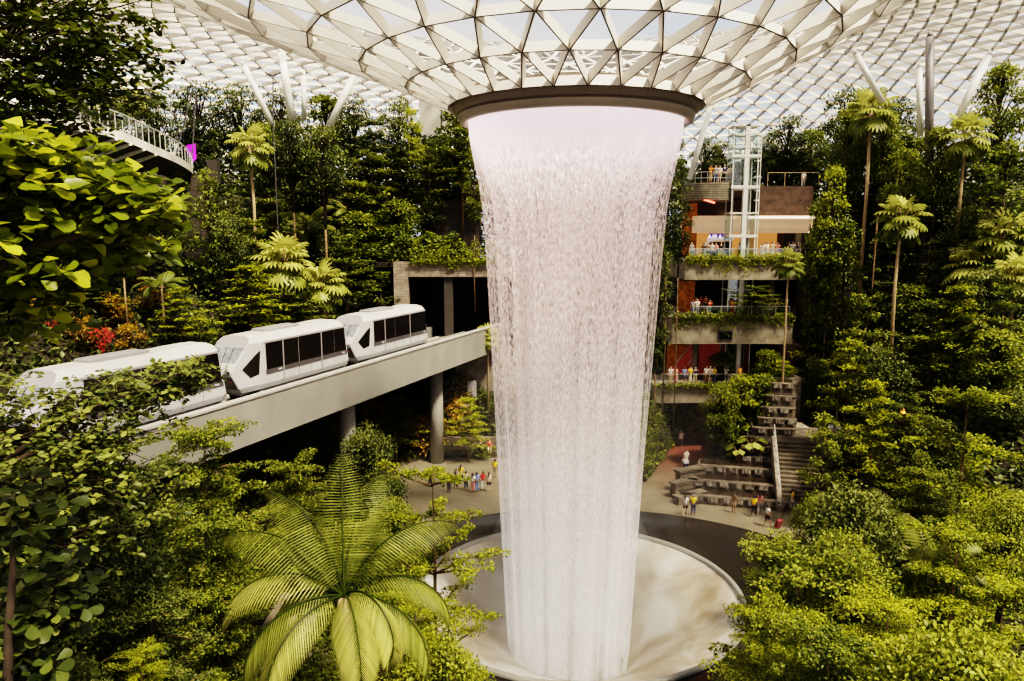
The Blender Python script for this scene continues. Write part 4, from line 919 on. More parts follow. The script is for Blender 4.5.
# ------------------------------------------------------------------ planting: left forest behind the train  (kind, x, top y, width px, label, base y)
for a in [
 ('rnd_a', 196, 84, 62, 'dark round tree behind the magenta banner', 175), ('rnd_a', 238, 86, 58, 'dark round tree right behind the tallest left fan palm', 190), ('rnd_a', 280, 92, 52, 'dark tree between the fan palm and the steep roof strut', 190),
 ('rnd_b', 325, 96, 60, 'dark tree at the foot of the long leaning roof strut', 190), ('rnd_a', 352, 98, 50, 'dark tree just right of the long leaning roof strut', 190), ('rnd_a', 398, 100, 52, 'dark tree left of the pale tower', 190), ('rnd_b', 455, 108, 56, 'dark shaggy tree right beside the oculus ring on the left', 215),
 ('rnd_bright', 411, 104, 30, 'narrow bright green conical tree in front of the pale tower', 205), ('lay_c', 372, 120, 74, 'dark layered tree high in the left forest middle', 225), ('lay_d', 428, 150, 80, 'layered tree above the tunnel mouth, left of the slender trunks', 238),
 ('lay_d', 462, 128, 62, 'slender layered tree with straight pale trunk above the tunnel', 236), ('lay_d', 480, 150, 50, 'slender layered tree touching the edge of the waterfall', 240),
 ('fan_a', 249, 126, 56, 'tall fan palm with pale thin trunk in the left forest', 288), ('fan_a', 133, 74, 56, 'fan palm with bright crown over the curved walkway', 158), ('fan_b', 96, 88, 44, 'fan palm peeping over the gantry at the upper left', 150),
 ('lay_a', 372, 158, 96, 'broad layered tree high above the right train car', 262), ('lay_c', 320, 150, 90, 'dark layered tree behind the feather palms', 250), ('lay_a', 290, 160, 70, 'mid green layered tree right of the tall fan palm', 240),
 ('rnd_col', 205, 160, 44, 'dark leafy column left of the tall palm trunk', 300), ('rnd_col', 178, 165, 40, 'dark leafy column in front of the left rock wall', 290), ('lay_c', 212, 130, 54, 'dark layered tree beside the upright dark box', 240),
 ('fea_a', 305, 196, 74, 'arching feather palm in the left forest centre', 270), ('fea_a', 352, 185, 70, 'bright feather palm under the broad layered tree', 262), ('rnd_b', 398, 200, 56, 'glossy round large leaved tree left of the tunnel mouth', 285),
 ('rnd_b', 358, 215, 70, 'soft round tree above the gap between the two right cars', 300), ('lay_a', 345, 240, 74, 'layered shrubby tree right above the middle train car', 320), ('lay_c', 270, 190, 80, 'dark layered tree right of the tall fan palm trunk', 285), ('rnd_a', 305, 168, 60, 'dark round tree below the steep roof strut', 250), ('lay_a', 255, 222, 60, 'layered tree behind the low drooping fan palm', 300), ('fan_b', 283, 236, 76, 'low fan palm with drooping fans above the middle car', 335),
 ('fan_b', 322, 262, 62, 'low yellow green fan palm behind the middle train car roof', 335), ('lay_b', 248, 268, 92, 'bushy bright tree just above the roof of the middle car', 345), ('lay_a', 290, 285, 86, 'low layered tree along the train roof', 345),
 ('rnd_col', 380, 268, 46, 'dark shrub column beside the portal stone wall', 322), ('lay_b', 178, 290, 66, 'small bright layered tree behind the left train car roof', 352), ('fea_b', 160, 262, 60, 'dark feather palm above the left train car', 330),
 ('fan_a', 122, 246, 30, 'very thin stemmed palm above the left train car', 352), ('lay_a', 96, 328, 76, 'low bright layered tree behind the roof of the left car', 380), ('rnd_a', 40, 250, 80, 'dark tree at the far left behind the red flowers', 350),
 ('rnd_b', 70, 230, 80, 'dark green tree under the yellow leaved branches', 330), ('rnd_a', 226, 215, 50, 'dark bush wrapping the tall palm trunk', 310), ('rnd_b', 265, 200, 56, 'bush left of the arching feather palm', 275),
 ('rnd_a', 330, 230, 56, 'dark bush between the feather palms', 290), ('rnd_a', 425, 195, 44, 'dark shrub directly above the portal', 245), 
 ('lay_c', 400, 150, 66, 'dark layered tree below the bright conical tree', 245), ('rnd_a', 375, 185, 50, 'dark bush behind the glossy round tree', 255), ('lay_d', 250, 175, 60, 'small layered tree halfway up the tall fan palm', 250)]:
    plant(a[0], a[1], a[2], a[3], a[4], a[5], y0=58 if a[1] > 200 else 52)
for i, (x, yt, w, k, l) in enumerate([(80, 318, 40, 'shrub_warm', 'yellow orange shrub at the left above the train'), (110, 296, 46, 'shrub_warm', 'yellow shrub under the big glossy leaves'), (155, 285, 40, 'shrub_warm', 'amber shrub right of the thin palm stem'), (40, 330, 44, 'shrub_warm', 'yellowish shrub near the left edge'),
    (97, 322, 30, 'shrub_red', 'red flowering shrub above the left car, larger'), (52, 330, 20, 'shrub_red', 'small red flowering shrub near the left edge'), (130, 325, 34, 'shrub_warm', 'golden shrub beside the thin palm stem'), (205, 320, 34, 'shrub', 'green shrub behind the nose of the middle car')]):
    plant(k, x, yt, w, l, yt+30, y0=48)
plant('rnd_a', 155, 96, 50, 'dark tree behind the walkway balustrade', Y=84); plant('rnd_a', 60, 92, 70, 'dark tree behind the walkway near the left edge', Y=82); plant('rnd_a', 110, 100, 50, 'dark tree rising behind the middle of the curved walkway', Y=83)
# garden under the viaduct
for a in [('lay_a', 395, 398, 60, 'yellow green layered shrub under the viaduct', 66), ('lay_b', 468, 400, 52, 'bright ferny tree under the viaduct beside the waterfall', 67), ('shrub_warm', 425, 415, 50, 'orange leaved shrub under the viaduct', 69), ('shrub_warm', 378, 425, 46, 'orange leaved shrub behind the first pier', 68),
          ('rnd_b', 445, 372, 46, 'dark tree under the far end of the viaduct', 74), ('rnd_a', 410, 375, 46, 'dark tree between the two piers', 72), ('shrub', 480, 445, 40, 'low fern behind the seated crowd', 68.5), ('lay_a', 428, 385, 50, 'small layered tree left of the grey cascade panels', 70), ('rnd_a', 375, 390, 44, 'dark bush behind the first pier', 70),
          ('fan_b', 488, 325, 34, 'yellow green palm at the right end of the viaduct', 73), ('shrub', 440, 448, 40, 'low shrub behind the stone seat wall', 69), ('shrub_warm', 455, 400, 40, 'golden shrub beside the lower grey panel', 71), ('shrub', 400, 452, 44, 'low shrub at the left end of the seat wall', 68), ('rnd_a', 320, 430, 60, 'dark tree in the shade under the viaduct', 58), ('rnd_a', 290, 455, 60, 'dark bush low in the shade under the viaduct', 50)]:
    plant(a[0], a[1], a[2], a[3], a[4], Y=a[5])
# ------------------------------------------------------------------ right side
for a in [
 ('rnd_a', 706, 138, 36, 'dark tree behind the round balcony', 84, TOPZ), ('rnd_a', 722, 142, 34, 'dark tree behind the people on the round balcony', 88, TOPZ), ('rnd_a', 789, 118, 50, 'big dark round tree behind the dark red terrace wall', 88, TOPZ), ('rnd_a', 767, 140, 34, 'dark tree just right of the lift top', 88, TOPZ), ('rnd_b', 812, 130, 44, 'green tree behind the right end of the terrace wall', 86, TOPZ),
 ('rnd_col', 474, 130, 26, 'dark leafy column seen left of the waterfall top', 76, 13.5)]:
    plant(a[0], a[1], a[2], a[3], a[4], Y=a[5], zb=a[6])
for x, yt, Y, w, l in ((671, 110, 66, 34, 'tall dark creeper column right behind the waterfall'), (682, 150, 69, 26, 'tall creeper column at the left end of the terraces'), (660, 230, 64, 30, 'creeper column half hidden by the right edge of the waterfall')):
    plant('creeper', x, yt, w, l, Y=Y, zb=5.2 if Y < 67 else 3)
for a in [
 ('rnd_a', 850, 92, 66, 'dark tall tree at the left of the right forest top', 215), ('creeper_m', 862, 90, 60, 'creeper clad mass under the round topped fan palm', 260), ('rnd_a', 900, 100, 56, 'dark tree left of the dark steel column', 205),
 ('creeper', 905, 120, 60, 'creeper clad mass below the dark steel column', 250), ('creeper_m', 930, 130, 44, 'creeper mass right below the dark steel column', 255), 
 ('rnd_b', 1004, 66, 60, 'big dark tree cut by the right edge near the top', 200), ('rnd_col', 1010, 130, 80, 'leafy green column at the right edge', 290), ('creeper_m', 985, 160, 56, 'creeper mass right of the pale palm trunk', 270),
 ('fan_b', 1005, 212, 70, 'fan palm at the right edge, upper of the three', 300), ('fan_b', 975, 242, 70, 'low broad fan palm left of the right edge palms', 320), ('fan_b', 1018, 255, 60, 'fan palm cut by the right edge, lower', 330), ('fan_b', 945, 250, 44, 'small fan palm left of the low broad one', 320),
 ('lay_c', 880, 238, 66, 'dark layered tree left of the middle fan palm trunk', 330), ('lay_c', 935, 240, 60, 'dark layered tree right of the middle fan palm trunk', 335), ('rnd_a', 945, 170, 50, 'dark bush on the rock wall at the upper right', 260), ('rnd_a', 880, 180, 60, 'dark bush under the crowning fan palm', 260),
 ('lay_b', 825, 290, 84, 'yellow green layered tree right of the middle terrace', 428), ('lay_a', 868, 300, 74, 'mid green layered tree below the middle fan palm', 420), ('lay_b', 850, 345, 84, 'tall layered tree with bright tiers right of the cascade', 475), ('lay_a', 935, 305, 80, 'layered tree with reddish trunk in the right forest', 410),
 ('lay_b', 960, 290, 84, 'yellow green layered tree below the broad fan palm', 400), ('rnd_b', 1000, 330, 70, 'dark glossy tree at the right edge middle', 420), ('fea_b', 985, 300, 76, 'drooping palm below the right edge fan palms', 390), ('lay_c', 905, 335, 70, 'dark layered tree in the middle of the right forest', 430),
 ('rnd_a', 880, 350, 70, 'dark bush behind the bright tiered tree', 460), ('lay_b', 876, 385, 70, 'lower bright tiered tree with bare trunk above the steps', 505), ('lay_d', 912, 395, 60, 'thin stemmed layered tree beside the small orange lamp', 500), ('rnd_col', 826, 405, 48, 'creeper wrapped tree beside the stone steps', 530),
 ('rnd_a', 930, 420, 80, 'dark bush behind the bright feathery tree', 500), ('rnd_a', 815, 360, 40, 'dark bush right of the stone planter', 450), ('fea_b', 798, 365, 44, 'dark ferny palm above the cascade', 425), ('rnd_a', 1010, 390, 60, 'dark tree low at the right edge', 470), ('creeper_m', 845, 250, 50, 'creeper mass behind the yellow green layered tree', 380), ('rnd_a', 970, 210, 70, 'dark bush between the fan palms at right', 300), ('rnd_b', 915, 285, 60, 'bush at the foot of the middle fan palm', 360),
 ('rnd_a', 985, 270, 60, 'dark bush under the right fan palms', 350), ('rnd_a', 850, 430, 50, 'dark shrub at the top of the steps', 500), ('rnd_b', 900, 470, 60, 'shrub at the right of the steps', 530), ('lay_a', 1005, 290, 70, 'layered tree at the right edge', 400)]:
    plant(a[0], a[1], a[2], a[3], a[4], a[5], y0=50)
plant('fan_a', 872, 90, 62, 'fan palm crowning the right forest, left of the dark column', Y=74); plant('fan_a', 967, 114, 60, 'tall fan palm with pale trunk at the upper right', Y=68)
plant('rnd_bright', 835, 160, 52, 'bright green creeper clad tree beside the terrace wall', Y=70); plant('creeper_m', 822, 195, 36, 'leafy creeper mass beside the orange shopfront', Y=71); plant('creeper_m', 848, 210, 40, 'leafy creeper mass hiding the stone wall end', Y=69); plant('creeper', 838, 240, 44, 'dark creeper mass behind the bright conical tree base', Y=72)
plant('fan_a', 903, 196, 62, 'tall pale fan palm standing in the middle of the right forest', Y=65); plant('rnd_b', 905, 150, 50, 'round green tree at the foot of the dark column', Y=72); plant('rnd_b', 940, 128, 46, 'green tree hiding the foot of the pale leaning strut', Y=69); plant('rnd_b', 885, 110, 44, 'green tree under the crowning fan palm on its right', Y=76); plant('rnd_b', 850, 110, 50, 'green tree at the upper left shoulder of the right forest', Y=78)
plant('rnd_a', 322, 128, 56, 'dark tree hiding the foot of the long leaning strut', Y=74); plant('rnd_a', 290, 122, 50, 'dark tree hiding the foot of the steep strut', Y=74); plant('rnd_b', 262, 124, 44, 'tree hiding the foot of the strut beside the tall fan palm', Y=75)
# planters round the cascade and terraces
plant('fan_b', 790, 249, 40, 'thin stemmed palm in front of the terraces', Y=66, zb=.0)
plant('rnd_bright', 741, 372, 60, 'bushy light green bamboo clump in front of the lift base', Y=66, zb=0); plant('rnd_b', 722, 385, 44, 'green bamboo clump left of the bushy one', Y=65, zb=0); plant('rnd_b', 762, 375, 50, 'green clump right of the bushy bamboo', Y=66.5, zb=0)
plant('lay_a', 757, 287, 60, 'thin layered tree on the middle terrace', Y=71.5, zb=f3[2]); plant('rnd_b', 722, 352, 30, 'small round bush on the footbridge level', Y=72.5, zb=f2[2]); plant('rnd_b', 768, 350, 40, 'bush below the right end of the middle terrace', Y=71, zb=f2[2]-2)
plant('rnd_bright', 782, 360, 34, 'leafy creeper on top of the stone planter', Y=69.5, zb=at(780, 378, 69.5).z)
# broad leaved plants
def broadleaf(px, py, Y, zb, n, L, lab, mat='L_palm'):
    p = at(px, py, Y); r = thing('broadleaf_plant', lab, 'plant', (p.x, p.y, zb)); h = p.z-zb; A = [[], [], [], [], []]; g = MB()
    for i in range(n):
        a = i*2.4; e = Vector((math.cos(a)*L*.5, math.sin(a)*L*.5, h-L*.2+L*.25*math.sin(i*1.7))); g.tube([(0, 0, 0), e*.5+Vector((0, 0, h*.15)), e], .025, 4)
        A[0].append(tuple(e)); A[1].append((math.cos(a), math.sin(a), -.35)); A[2].append((0, 0, 1)); A[3].append(L); A[4].append(.6+.25*math.sin(i))
    g.build('stems', M['bark'], r); link(bpy.data.objects.new('foliage', leaf_mesh('foliage', [(A[0], A[1], A[2], A[3], np.array(A[4]), (T_OVAL[0]*np.array([1, 1.5, 1]), T_OVAL[1]), 0)], M[mat])), r)
broadleaf(752, 438, 61.5, 2.0, 12, .95, 'plant with huge pale leaves on the cascade ledge'); broadleaf(738, 446, 61, 2.0, 10, .75, 'smaller broad leaved plant left of the huge leaved one')
broadleaf(822, 478, 54, .3, 8, .8, 'yellow green broad leaved plant beside the steps', 'L_bright')
# ------------------------------------------------------------------ foreground
FG = [
 ('near_m', 203, 432, 150, 'pale green tree in front of the viaduct at left', 27), ('near_d', 366, 428, 80, 'dark clipped looking round tree in front of the first pier', 38), ('near_s', 432, 470, 150, 'slender bright layered tree with forked trunk left of the pool', 25.5), ('near_b', 415, 600, 130, 'bright leafy tree at the bottom centre right of the big palm', 21),
 ('near_r', 392, 505, 80, 'dark leafy tree between the big palm and the slender tree', 29), ('near_m', 292, 465, 96, 'yellowish tree behind the top of the big palm', 33), ('near_r', 355, 530, 110, 'dark tree directly behind the big palm crown', 27), ('near_k', 130, 470, 170, 'green tree filling the left below the viaduct', 20), ('near_d', 60, 430, 190, 'dark large tree at the lower left edge', 15),
 ('near_m', 205, 520, 150, 'mid green tree left of the big palm', 18), ('near_k', 60, 545, 190, 'dark green leafy tree at the bottom left corner', 13), ('near_k', 150, 600, 150, 'bushy green tree low at the bottom left', 14.5), ('near_m', 215, 590, 120, 'thin layered tree at the left of the palm trunk', 17), ('near_b', 140, 650, 80, 'small bright shrubby tree at the bottom left', 13),
 ('near_a', 968, 398, 190, 'large bright feathery tree at the right edge', 33), ('near_d', 858, 492, 150, 'dark glossy tree in the lower right middle', 27), ('near_m', 800, 560, 190, 'light green spreading tree overhanging the pool at right', 23), ('near_b', 780, 610, 150, 'bright green low tree at the bottom right of the pool', 19), ('near_r', 845, 540, 120, 'dark bush inside the lower right trees', 24),
 ('near_b', 960, 530, 170, 'bright layered tree below the feathery one at right', 24), ('near_b', 890, 600, 150, 'vivid yellow green tree at the bottom right', 18.5), ('near_a', 1005, 590, 150, 'bright tree at the bottom right corner', 17), ('near_m', 930, 470, 110, 'green tree left below the feathery tree', 31), ('near_r', 960, 640, 200, 'dark leafy shrub along the bottom right', 16), ('near_m', 830, 640, 160, 'green shrub along the bottom right of the pool', 17),
 ('near_r', 1010, 500, 90, 'green tree at the right edge below the feathery crown', 28), ('near_r', 822, 500, 70, 'leafy bush at the right end of the stone bench', 36), ('near_m', 775, 545, 80, 'leafy tree covering the right edge of the granite rim', 30), ('near_d', 20, 600, 150, 'dark tree in the very bottom left corner', 11), ('near_r', 300, 640, 130, 'dark shrub at the foot of the big palm', 20), ('near_r', 430, 640, 120, 'green shrub at the bottom centre', 20.5)]
for a in FG: plant(a[0], a[1], a[2], a[3], a[4], Y=a[5])
# the big feather palm: every frond is a part
pc = at(344, 596, 17.0); hp = H(pc.x, pc.y)
bp = thing('coconut_palm', 'large feather palm with long arching fronds in the lower centre left', 'palm', (pc.x, pc.y, hp)); top = Vector((0, 0, pc.z-hp))
g = MB(); g.tube([(0, 0, -.3), (.1, 0, top.z*.5), top], [.24, .2, .17], 12); g.build('trunk', M['bark_p'], bp, True)
random.seed(5)
# azimuth deg (0 right, 90 away), elevation at base, length, droop, tint
for az, el, Lf, dr, ti in [(100, 84, 3.5, .35, .62), (70, 84, 3.3, .8, .5), (150, 76, 3.6, .9, .52), (170, 60, 4.0, 1.1, .5), (186, 46, 4.3, 1.9, .9), (214, 20, 3.6, 1.5, .7), (30, 62, 3.7, 1.1, .5), (5, 40, 3.6, 1.7, .55), (-20, 18, 3.4, 1.5, .45), (-42, 42, 3.2, 2.2, .9), (-68, 30, 3.3, 1.8, .8), (235, 15, 3.6, 1.5, .75), (75, 50, 3.4, 1.3, .4), (120, 45, 3.2, 1.4, .35), (165, 15, 3.2, 1.6, .35)]:
    r = frond(top, math.radians(az), math.radians(el), Lf, dr, 52, .95, ti, hang=.55+.5*random.random())
    fo_ = link(bpy.data.objects.new('frond', leaf_mesh('frond', [(r[0], r[1], r[2], r[3], np.clip(np.array(r[4])+RNG.normal(0, .08, len(r[4])), 0, 1), T_LFLN, 0)], M['L_palm'])), bp)
    g = MB(); g.tube(r[5], [.04*(1-.85*k/52) for k in range(52)], 5); g.build('midrib', M['L_palm'], fo_)
# second feather palm at right, mostly hidden
plant('fea_a', 935, 505, 120, 'feather palm showing between the right trees', Y=26); plant('fea_a', 905, 485, 90, 'ferny palm left of the feathery tree', Y=33)
# ------------------------------------------------------------------ near branches, real trees rooted left of the camera
def near_tree(name, lab, base, clouds, leaf, mat, per=9, tmpl=T_OVAL, tb=.5, joint=None, flat=.5, barkm='bark_d', spread=.5):
    """clouds: (px, py, rx_m, ry_m, rz_m, Y, clusters)"""
    b = Vector(base); b.z = H(b.x, b.y); r = thing(name, lab, 'tree', tuple(b)); g = MB(); A = [[], [], [], [], []]; j = Vector(joint)-b
    g.tube([(0, 0, -.3), j*.5+Vector((.15, 0, 0)), j], [.22, .17, .12], 9)
    for (px, py, rx, ry, rz, Y, n) in clouds:
        c = at(px, py, Y)-b; mid = (j+c)/2+Vector((0, 0, .25)); g.tube([j, mid, c], [.07, .05, .025], 7)
        cl = []
        for i in range(n):
            d = Vector((random.gauss(0, .45), random.gauss(0, .45), random.gauss(0, .45))); 
            if d.length > 1: d.normalize()
            q = c+Vector((d.x*rx, d.y*ry, d.z*rz)); cl.append(q)
        for i, q in enumerate(cl):
            if i % 2 == 0: g.tube([c+(q-c)*.15, (c+q)/2+Vector((0, 0, -.04)), q], [.014, .010, .005], 4)
            up = Vector((random.gauss(0, .25), random.gauss(0, .25)-.15, 1)).normalized(); a0 = random.random()*6.28; t_ = tb+random.uniform(-.22, .22)+.25*((q-c).z/max(rz, .1))  # clusters high in a cloud painted lighter, as if lit from above
            for k in range(per):
                a = a0+2.4*k; rr = leaf*spread*(.2+random.random()); el = random.uniform(-.6, .6)
                A[0].append((q.x+math.cos(a)*rr*.5, q.y+math.sin(a)*rr*.5, q.z+random.uniform(-1, 1)*leaf*flat)); A[1].append((math.cos(a), math.sin(a), el)); A[2].append((up.x*.8+random.gauss(0, .45), up.y+random.gauss(0, .45), up.z)); A[3].append(leaf*random.uniform(.65, 1.2)); A[4].append(min(1, max(0, t_+random.gauss(0, .14))))
    g.build('branches', M[barkm], r, True)
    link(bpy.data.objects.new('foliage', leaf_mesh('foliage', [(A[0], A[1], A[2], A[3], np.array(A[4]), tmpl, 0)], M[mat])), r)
random.seed(9)
near_tree('broadleaf_tree', 'near tree with large glossy yellow green leaves at the left edge', (-6.4, 5.2, 0), [(20, 185, 1.0, .9, .50, 7.0, 80), (80, 195, .85, .9, .36, 7.4, 70), (128, 218, .55, .7, .22, 7.6, 34), (40, 245, 1.0, 1.0, .5, 7.8, 80), (90, 255, .8, 1, .38, 8.2, 50), (10, 300, .9, .8, .5, 8, 50), (10, 150, .5, .7, .22, 6.8, 20), (-30, 220, 1.0, .9, .9, 6.8, 50), (158, 212, .35, .4, .14, 7.4, 9)], .19, 'L_big', 9, tmpl=T_OBO, joint=(-5.6, 6.6, 20.0), tb=.62)
near_tree('shade_tree', 'dark leafy tree overhanging the upper left corner', (-11, 8.5, 0), [(20, 20, 1.6, 1.4, 1.0, 12, 130), (85, 12, 1.4, 1.4, .45, 13, 90), (60, 60, 1.5, 1.3, .6, 12.5, 110), (118, 52, 1.0, 1.1, .22, 13, 50), (20, 95, 1.5, 1.3, .6, 12, 110), (80, 88, 1.4, 1.3, .28, 13, 90), (20, 122, 1.4, 1.2, .4, 12, 80), (-30, 60, 1.8, 1.4, 1.6, 11.5, 120), (-20, 150, 1.2, 1.3, .6, 11.5, 60)], .15, 'L_mid', 9, joint=(-9.4, 11.5, 22.8), tb=.36)
near_tree('low_shade_tree', 'leafy branches of a dark tree crossing in front of the left train car', (-11.5, 9, 0), [(115, 398, 1.3, 1.2, .45, 14, 100), (150, 385, 1.3, 1.2, .40, 14.5, 90), (185, 372, .8, .9, .25, 14.5, 40), (40, 430, 1.7, 1.2, .6, 13, 120), (110, 440, 1.5, 1.2, .5, 13.5, 110), (-20, 395, 1.0, 1.1, .5, 12.5, 60), (60, 480, 1.7, 1.2, .7, 12.5, 120), (-10, 480, 1.5, 1, .8, 11.5, 80), (110, 500, 1.6, 1.2, .6, 13.5, 90), (40, 540, 1.7, 1.2, .8, 12, 110)], .15, 'L_dark', 9, joint=(-9.6, 12, 16.6), tb=.62)
near_tree('large_leaf_tree', 'tree with broad dark rounded leaves at the lower left edge', (-6.4, 6, 0), [(45, 600, .9, .8, .5, 8.5, 34), (15, 520, .8, .8, .6, 8, 30), (10, 650, .9, .8, .6, 8, 34)], .19, 'L_dark', 8, tmpl=T_OBO, joint=(-5.6, 7.4, 14.8), tb=.42)
# ------------------------------------------------------------------ undergrowth nobody could count
def scatter(name, lab, pts, nrm_, size, mat, cat_='undergrowth', tb=.35):
    P = np.array(pts); n = len(P); D = RNG.normal(0, 1, (n, 3)); D[:, 2] = np.abs(D[:, 2])*.6; N = RNG.normal(0, .4, (n, 3))+np.array(nrm_)
    o = link(bpy.data.objects.new(name, leaf_mesh(name, [(P, D, N, size*RNG.uniform(.6, 1.4, n), np.clip(RNG.normal(tb, .2, n), 0, 1), T_DIA, 0)], M[mat]))); return tag(o, lab, cat_, kind='stuff')
def hillpts(n, x0, x1, y0, y1, keep, lay=.7):
    out = []
    while len(out) < n:
        x, y = random.uniform(x0, x1), random.uniform(y0, y1); h = H(x, y)
        if h > .1 and keep(x, y): out.append((x, y, h+random.random()**2*lay))
    return out
def offtrack(x, y):
    s = (x-TRK_A.x)*TN.x+(y-TRK_A.y)*TN.y; return not (-.3 < s < 8.3) 
scatter('left_undergrowth', 'dense dark undergrowth covering the left hillside behind the train', hillpts(60000, -60, 3, 30, 105, lambda x, y: offtrack(x, y) and not (y > 74 and x > -13 and y < 92), 1.3), (0, -.4, 1), .42, 'L_dark', tb=.45)
scatter('right_undergrowth', 'dense green undergrowth covering the right hillside', hillpts(50000, 23, 66, 44, 105, lambda x, y: not (x < 32 and y > 66), 1.2), (-.3, -.4, 1), .40, 'L_dark', tb=.45)
scatter('near_undergrowth', 'low undergrowth on the slope below the viewpoint', hillpts(30000, -30, 32, 6, 45, offtrack, .9), (0, 0, 1), .25, 'L_dark', tb=.5)
scatter('shade_undergrowth', 'dark ferns and undergrowth in the shade below the viaduct', hillpts(16000, -30, 3, 30, 75, lambda x, y: not offtrack(x, y) and H(x, y) < 8, .5), (0, -.2, 1), .34, 'L_mid', tb=.4)
scatter('warm_undergrowth', 'orange and yellow leaved ferns low under the far end of the viaduct', hillpts(5000, -16, 2, 55, 75, lambda x, y: H(x, y) < 6 and math.sin(x*.9)+math.sin(y*.7+x) > .3, 1.0), (0, -.4, 1), .30, 'L_warm', tb=.35)
def band(n, px0, px1, Y0, Y1, z0, z1):
    out = []
    for i in range(n):
        Y = random.uniform(Y0, Y1); p = at(random.uniform(px0, px1), 200, Y); zt = z1-1.6*abs(math.sin(p.x*.35)+math.sin(p.x*.83+1)); out.append((p.x, Y, z0+(zt-z0)*random.random()**.8))
    return out
scatter('back_forest', 'dense dark forest closing the view behind the left trees', band(34000, 20, 470, 90, 93, 20, 33.5), (0, -.8, .7), .55, 'L_dark', 'forest', tb=.35)
scatter('back_forest', 'dense dark forest closing the view behind the right trees', band(26000, 800, 1060, 88, 91, 16, 32), (0, -.8, .7), .55, 'L_dark', 'forest', tb=.35)
scatter('back_forest', 'dark foliage behind the top terrace of the building', band(9000, 688, 815, 94, 95, 25, 31.5), (0, -.8, .7), .5, 'L_dark', 'forest', tb=.3)
scatter('back_forest', 'dark planting on the far valley side behind the waterfall', band(24000, 462, 695, 90, 92, 0, 30), (0, -.8, .7), .5, 'L_dark', 'forest', tb=.3)
scatter('hill_garden', 'dense green planting on the terrace above the tunnel', band(9000, 385, 480, 77.5, 80, z2-.2, z2+3), (0, -.8, .7), .38, 'L_mid', 'plants', tb=.35)
# trailing plants on the terrace edges
def trail(lab, f, dens, z_dn, Yo=0, bulge=0, hgt=.5):
    x0, x1, zt, zb, Y = f; pts = []
    for i in range(int((x1-x0)*dens)):
        x = random.uniform(x0, x1); dn_ = abs(random.gauss(0, .33))*z_dn*(.5+abs(math.sin(x*1.3)*math.sin(x*.47+1)))
        up = random.random()**1.5*hgt*(.6+.6*abs(math.sin(x*2.1)))
        pts.append((x, Y-.12-random.random()*.25, zt+up) if random.random() < .55 else (x, Y-.1-random.random()*.2, zt-dn_))
    scatter('trailing_plants', lab, pts, (0, -1, .6), .24, 'L_bright', 'plants', tb=.5)
trail('trailing green plants along the edge of the upper terrace', f4, 170, 1.4); trail('trailing green plants along the edge of the middle terrace', f3, 170, 1.5); trail('trailing plants along the edge of the footbridge', f2, 110, .5, hgt=.3)
xa, xb = at(410, 250, 76).x, at(500, 250, 76).x; trail('green plants growing over the top of the tunnel mouth', (xa, xb, z2, z2-1, 76.2), 260, .7, hgt=2.0)
pts = []
for i in range(9000):
    t, h = random.random(), random.random(); p = PATHW[0].lerp(PATHW[1], t); d = 1.2*h*(1-t)+.3*t*h; pts.append((p.x-d+random.uniform(-.1, .25), p.y+1.5*h*(1-t), h*5.2+random.uniform(-.1, .5)))
for i in range(3000): t, h = random.random(), random.random(); p = PATHW[0].lerp(PATHW[1], t); pts.append((p.x-1-h*3, p.y+2, 5.2+random.random()*.7))
scatter('green_wall', 'leafy green wall along the left side of the red path', pts, (.7, -.5, .5), .26, 'L_mid', 'plants', tb=.5)
